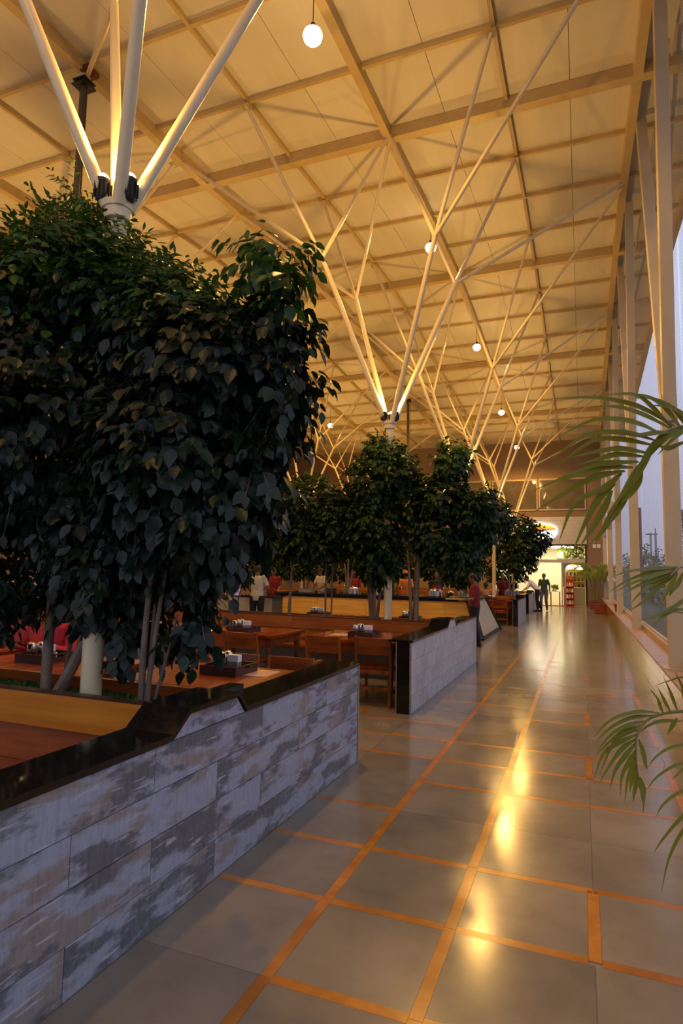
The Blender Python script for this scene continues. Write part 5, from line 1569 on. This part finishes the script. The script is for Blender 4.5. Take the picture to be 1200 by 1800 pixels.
def areca(name, label, loc, h, pr, seed, nf=11):
    """a whole potted areca palm for the far end of the walkway"""
    t = thing(name, label, 'palm', loc)
    q = pr
    MB().prism([(-q * .8, 0), (q * .8, 0), (q, pr * 1.35), (-q, pr * 1.35)], 1, -q * .9, q * .9).build('pot', M['pot'], t, bevel=.02)
    MB().box((-q * 1.08, -q * .98, pr * 1.35), (q * 1.08, q * .98, pr * 1.6)).build('pot_rim', M['pot'], t, bevel=.015)
    MB().box((-q * .9, -q * .85, pr * 1.55), (q * .9, q * .85, pr * 1.62)).build('soil', M['soil'], t)
    g = random.Random(seed)
    zb = pr * 1.55
    for k in range(nf):
        a = 2 * PI * k / nf + g.uniform(-.3, .3)
        ln = h * g.uniform(.75, 1.0)
        sp = h * g.uniform(.12, .42)
        top = Vector((sp * math.cos(a), sp * math.sin(a), zb + ln * .86))
        R = bez((.05 * math.cos(a), .05 * math.sin(a), zb), (.12 * math.cos(a), .12 * math.sin(a), zb + ln * .8), top, 7)
        R += [top + Vector((math.cos(a) * .10 * h, math.sin(a) * .10 * h, -.02 * h)), top + Vector((math.cos(a) * .19 * h, math.sin(a) * .19 * h, -.10 * h))]
        fo = MB().tube(R, [.012 - .009 * i / len(R) for i in range(len(R))], 6).build('frond', M['palm_stem'], t, smooth=True)
        mb = MB()
        RR = catmull(R, 30)
        for i in range(11, 30):
            d = (RR[min(i + 1, 29)] - RR[i - 1]).normalized()
            s = d.cross(Vector((0, 0, 1))).normalized()
            for sg in (-1, 1):
                L = h * .25 * math.sin(PI * (.15 + .75 * (i - 11) / 19)) + .05
                p0 = RR[i]
                p1 = p0 + (d * .5 + s * sg * .8 + Vector((0, 0, .15))) * L * .5
                p2 = p0 + (d * .6 + s * sg * .85 + Vector((0, 0, -.35))) * L
                leaflet([p0, p0.lerp(p1, .6), p1, p1.lerp(p2, .5), p2], .016, mb, Vector((0, 0, 1)))
        tag(mb.build('leaflets', M['palm_far'], fo, smooth=True), kind='stuff')
    return t
areca('potted_palm', 'large palm in a square terracotta pot at the ledge foot, nearer of two', (0.67, 28.35, 0), 2.05, .26, 4, 13)
areca('potted_palm', 'potted palm in a terracotta pot against the shop wall, farther of the two', (0.50, 32.2, 0), 1.9, .24, 9, 12)
t = thing('potted_plant', 'small potted plant with a few upright leaves standing on the ledge', 'plant', (1.03, 21.3, .466))
MB().lathe([(.085, 0), (.11, .2), (.12, .2), (.12, .235), (.10, .235), (.095, .2), (.004, .2)], 16).build('pot', M['pot'], t, smooth=True)
for k in range(7):
    a = 2 * PI * k / 7
    mb = MB()
    leaflet(catmull([(.02 * math.cos(a), .02 * math.sin(a), .2), (.05 * math.cos(a), .05 * math.sin(a), .34), (.12 * math.cos(a), .12 * math.sin(a), .46), (.19 * math.cos(a), .19 * math.sin(a), .44)], 7), .024, mb, Vector((0, 0, 1)))
    mb.build('plant_leaf', M['palm_far'], t)

# ================================================================== IN THE LIT SHOP
t = thing('display_cabinet', 'grey shop display cabinet with a lit arch and shelves of small jars', 'cabinet', (-0.42, 34.6, 0.012))
gp = mat('cabinet_grey', (.34, .34, .33), .5)
MB().box((-.52, -.2, 0), (.56, .3, .92)).build('base_cabinet', gp, t)
MB().box((-.54, -.22, .92), (.58, .3, .96)).build('counter_slab', M['white'], t)
MB().box((-.5, .26, .96), (.56, .3, 2.25)).build('back_board', mat('backboard', (.8, .6, .2), .6), t)
arch = [(-.56, .96), (-.44, .96), (-.44, 1.85)] + [(-.44 + .94 * (1 - math.cos(PI * i / 10)) / 2, 1.85 + .33 * math.sin(PI * i / 10)) for i in range(1, 10)] + [(.50, 1.85), (.50, .96), (.60, .96), (.60, 2.26), (-.56, 2.26)]
MB().prism(arch, 1, -.05, 0.0).build('arch_front', gp, t)
for z in (1.24, 1.55): MB().box((-.45, -.03, z), (.52, .26, z + .025)).build('shelf', M['white'], t)
MB().box((-.35, .235, 1.9), (.42, .258, 2.12)).build('arch_light', M['lit'], t)
g = random.Random(3)
for r, z in enumerate((.972, 1.277, 1.587)):
    for q in range(5):
        c = ((.3, .04, .02), (.02, .05, .12), (.35, .16, .03), (.05, .10, .03), (.12, .05, .03))[(q + r) % 5]
        o = thing('shop_jar', '%s shop jar, %s from the left on the %s cabinet shelf' % (('red', 'blue', 'amber', 'green', 'brown')[(q + r) % 5], ('first', 'second', 'third', 'fourth', 'fifth')[q], ('bottom', 'middle', 'top')[r]), 'jar', (-.42 - .34 + q * .19, 34.66, z + .0), 0, 'jars on the shop shelves')
        MB().lathe([(.055, 0), (.06, .02), (.06, .14), (.045, .16)], 12).build('jar_body', mat('jar_fill', c, .3), o, smooth=True)
        MB().lathe([(.05, .16), (.05, .185), (.004, .187)], 12).build('lid', M['steel_dull'], o, smooth=True)
t = thing('snack_stand', 'tall red snack stand hung with packets at the shop entrance', 'display stand', (-0.62, 33.35, 0.0))
red = mat('red_stand', (.42, .035, .018), .45)
MB().box((-.20, -.16, 0.0), (.22, .16, .06)).build('stand_base', red, t)
MB().box((-.18, .08, .06), (.20, .12, 1.38)).build('back_panel', red, t)
MB().box((-.12, .07, 1.38), (.20, .12, 1.56)).build('header', mat('orange_header', (.6, .16, .03), .5), t)
for z in range(4):
    s_ = MB().box((-.18, -.12, .1 + .3 * z), (.20, .08, .12 + .3 * z)).build('rack', red, t)
    for q in range(3):
        c = ((.5, .06, .03), (.6, .55, .5), (.45, .25, .02))[(q + z) % 3]
        m_ = MB().add([(-.16 + q * .12, -.11, .14 + .3 * z), (-.06 + q * .12, -.11, .14 + .3 * z), (-.06 + q * .12, .0, .14 + .3 * z), (-.16 + q * .12, .0, .14 + .3 * z),
                       (-.15 + q * .12, -.07, .32 + .3 * z), (-.07 + q * .12, -.07, .32 + .3 * z), (-.07 + q * .12, -.04, .32 + .3 * z), (-.15 + q * .12, -.04, .32 + .3 * z)],
                      [(0, 3, 2, 1), (4, 5, 6, 7), (0, 1, 5, 4), (1, 2, 6, 5), (2, 3, 7, 6), (3, 0, 4, 7)])
        m_.build('packet', mat('packet_print', c, .35, var=tuple(min(1, x + .2) for x in c), scale=20), s_)
t = thing('side_table', 'small wooden table with white cloth inside the shop, left of the red stand', 'table', (-1.35, 34.3, 0.012))
MB().box((-.25, -.25, .70), (.25, .25, .73)).build('table_top', M['white'], t)
for a in (-.22, .22):
    for b in (-.22, .22): MB().box((a - .02, b - .02, 0), (a + .02, b + .02, .70)).build('leg', M['wood_z'], t)
t = thing('potted_plant', 'leafy plant in a white pot on the small table inside the shop', 'plant', (-1.35, 34.3, .742))
MB().lathe([(.06, 0), (.09, .16), (.08, .16), (.004, .14)], 14).build('pot', M['white'], t, smooth=True)
P = np.array([[0, 0, .15]] * 26) + RNG.normal(size=(26, 3)) * .05
D = RNG.normal(size=(26, 3)) + np.array([0, 0, .8])
tag(link_mesh('foliage', leaves_mesh('foliage', P, D, RNG.normal(size=(26, 3)), np.full(26, .22), [M['palm_far']]), t), kind='stuff')
# green plants shown behind the glass above the transom
t = thing('hanging_greenery', 'bright green leaves behind the glass over the shop entrance', 'plant', (-0.35, 34.4, 2.45))
MB().box((-.9, -.12, -.04), (.5, .12, .02)).build('trough', M['white'], t)
n = 420
P = np.stack([RNG.uniform(-.85, .46, n), RNG.uniform(-.15, .2, n), RNG.uniform(.05, .68, n)], 1)
D = RNG.normal(size=(n, 3)) * .6 + np.array([0, 0, -.5])
tag(link_mesh('foliage', leaves_mesh('foliage', P, D, RNG.normal(size=(n, 3)) + np.array([0, -1.2, .4]), RNG.uniform(.08, .15, n), [M['palm_far']]), t), kind='stuff')
MB().box((SX0 + .05, YW + .10, 2.42), (SX1 - .06, YW + .112, SZ - .08)).build('pane', mat('clear_glass', (1, 1, 1), .02, trans=1.0, ior=1.1), so)
for q, x in enumerate((-.92, -.72)):
    pass
t = thing('light_switches', 'two white switch plates and a round fitting on the taupe wall right of the shop', 'switch plate', (0.62, YW, 3.0))
MB().box((-.10, -.03, 0), (.06, 0, .2)).build('plate', M['white'], t, bevel=.005)
MB().box((.10, -.03, 0), (.26, 0, .2)).build('plate', M['white'], t, bevel=.005)
MB().tube([(-.06, 0, .34), (-.06, -.06, .34)], .06, 14).build('round_fitting', M['white'], t)

# ================================================================== OUTSIDE, BEYOND THE NET
def lattice(name, label, loc, h, w0, w1):
    t = thing(name, label, 'pylon', loc)
    n = 14
    prev = None
    mb = MB()
    br = MB()
    for k in range(n + 1):
        f = k / n
        wd = w0 + (w1 - w0) * f
        c = [Vector((sx_ * wd, sy_ * wd, h * f)) for sx_, sy_ in ((-1, -1), (1, -1), (1, 1), (-1, 1))]
        if prev:
            for i in range(4):
                mb.beam(prev[i], c[i], .14, .14)
                br.beam(prev[i], c[(i + 1) % 4], .08, .08)
                br.beam(c[i], c[(i + 1) % 4], .08, .08)
        prev = c
    mb.build('mast', M['pylon'], t)
    br.build('bracing', M['pylon'], t)
    for z, L in ((h * .80, 2.6), (h * .88, 2.2), (h * .96, 1.6)):
        m_ = MB().beam((-L, 0, z), (L, 0, z), .16, .2).beam((-L, 0, z), (0, 0, z + .8), .08, .08).beam((L, 0, z), (0, 0, z + .8), .08, .08)
        a = m_.build('cross_arm', M['pylon'], t)
        for s in (-1, 1): MB().tube([(s * L, 0, z - .9), (s * L, 0, z)], .10, 6).build('insulator', M['pylon'], a)
    return t
lattice('lattice_pylon', 'dark lattice power pylon outside, right of the nearest forked column', (20.1, 150, -.3), 16.6, .75, .35)
t = thing('twin_tower', 'pale twin post tower outside between the sign board and the nearest column', 'tower', (14.65, 150, -.3))
for s in (-.48, .48): MB().tube([(s, 0, 0), (s, 0, 11.6)], [.27, .23], 12).build('tower_post', M['tower'], t, smooth=True)
MB().box((-.95, -.5, 6.2), (.95, .5, 6.55)).build('lower_deck', M['pylon'], t)
MB().box((-1.5, -.2, 11.2), (.9, .2, 11.4)).build('upper_beam', M['pylon'], t)
for s in (-.9, -.45, 0, .45, .9): MB().beam((s, -.45, 6.5), (s, -.45, 7.3), .08, .08).build('deck_post', M['pylon'], t)
MB().tube([(.5, 0, 11.3), (.5, 0, 12.6)], .10, 8).build('spike', M['pylon'], t)
def outdoor_tree(label, x, y, h, r, seed, n=420):
    t = thing('outdoor_tree', label, 'tree', (x, y, -.3))
    MB().tube(bez((0, 0, 0), (.1, 0, h * .4), (.2, .1, h * .75)), [.12 * h / 4 * (1 - .1 * i) for i in range(7)], 8).build('trunk', M['bark'], t, smooth=True)
    P, D, N, S, tw, wd = twig_leaves([((0, 0, h * .62), (r, r, h * .36), n // 8), ((r * .5, .2, h * .5), (r * .7, r * .7, h * .3), n // 12), ((-r * .55, 0, h * .52), (r * .6, r * .6, h * .28), n // 12)], 6, .26, seed)
    tag(link_mesh('foliage', leaves_mesh('foliage', P, D, N, S, [M['hedge'], M['bark']], None, tw), t), kind='stuff')
pos = [(6.6, 68, 4.6, 2.3), (8.6, 74, 4.2, 2.4), (5.0, 62, 4.6, 2.0), (10.6, 80, 3.8, 2.5), (4.5, 48, 4.4, 1.5), (12.6, 86, 3.8, 2.5), (8.2, 58, 2.6, 2.0), (6.6, 52, 2.4, 2.0)]
words_ = ['behind the twin tower foot', 'between the tower and the nearest column', 'at the sign board', 'behind the nearest column', 'taller and pale, seen between the second and third columns', 'under the lattice pylon', 'low, in front of the hedge line', 'low, near the second column']
for k, ((x, y, h, r), wd) in enumerate(zip(pos, words_)): outdoor_tree('pale green tree outside the net, ' + wd, x, y, h, r, 100 + k)
n = 9000
hy = RNG.uniform(20, 95, n)
hx = np.clip(2.2 + hy * .045 + RNG.gamma(2.0, 1.6, n), 2.2, 22)
P = np.stack([hx, hy, -.3 + RNG.uniform(0, 1, n) ** 1.3 * (.8 + hy * .013)], 1)
D = RNG.normal(size=(n, 3)) + np.array([0, 0, .5])
o = link_mesh('undergrowth', leaves_mesh('undergrowth', P, D, RNG.normal(size=(n, 3)), RNG.uniform(.18, .36, n), [M['hedge']]))
tag(o, 'pale green undergrowth beyond the wire net', 'undergrowth', kind='stuff')
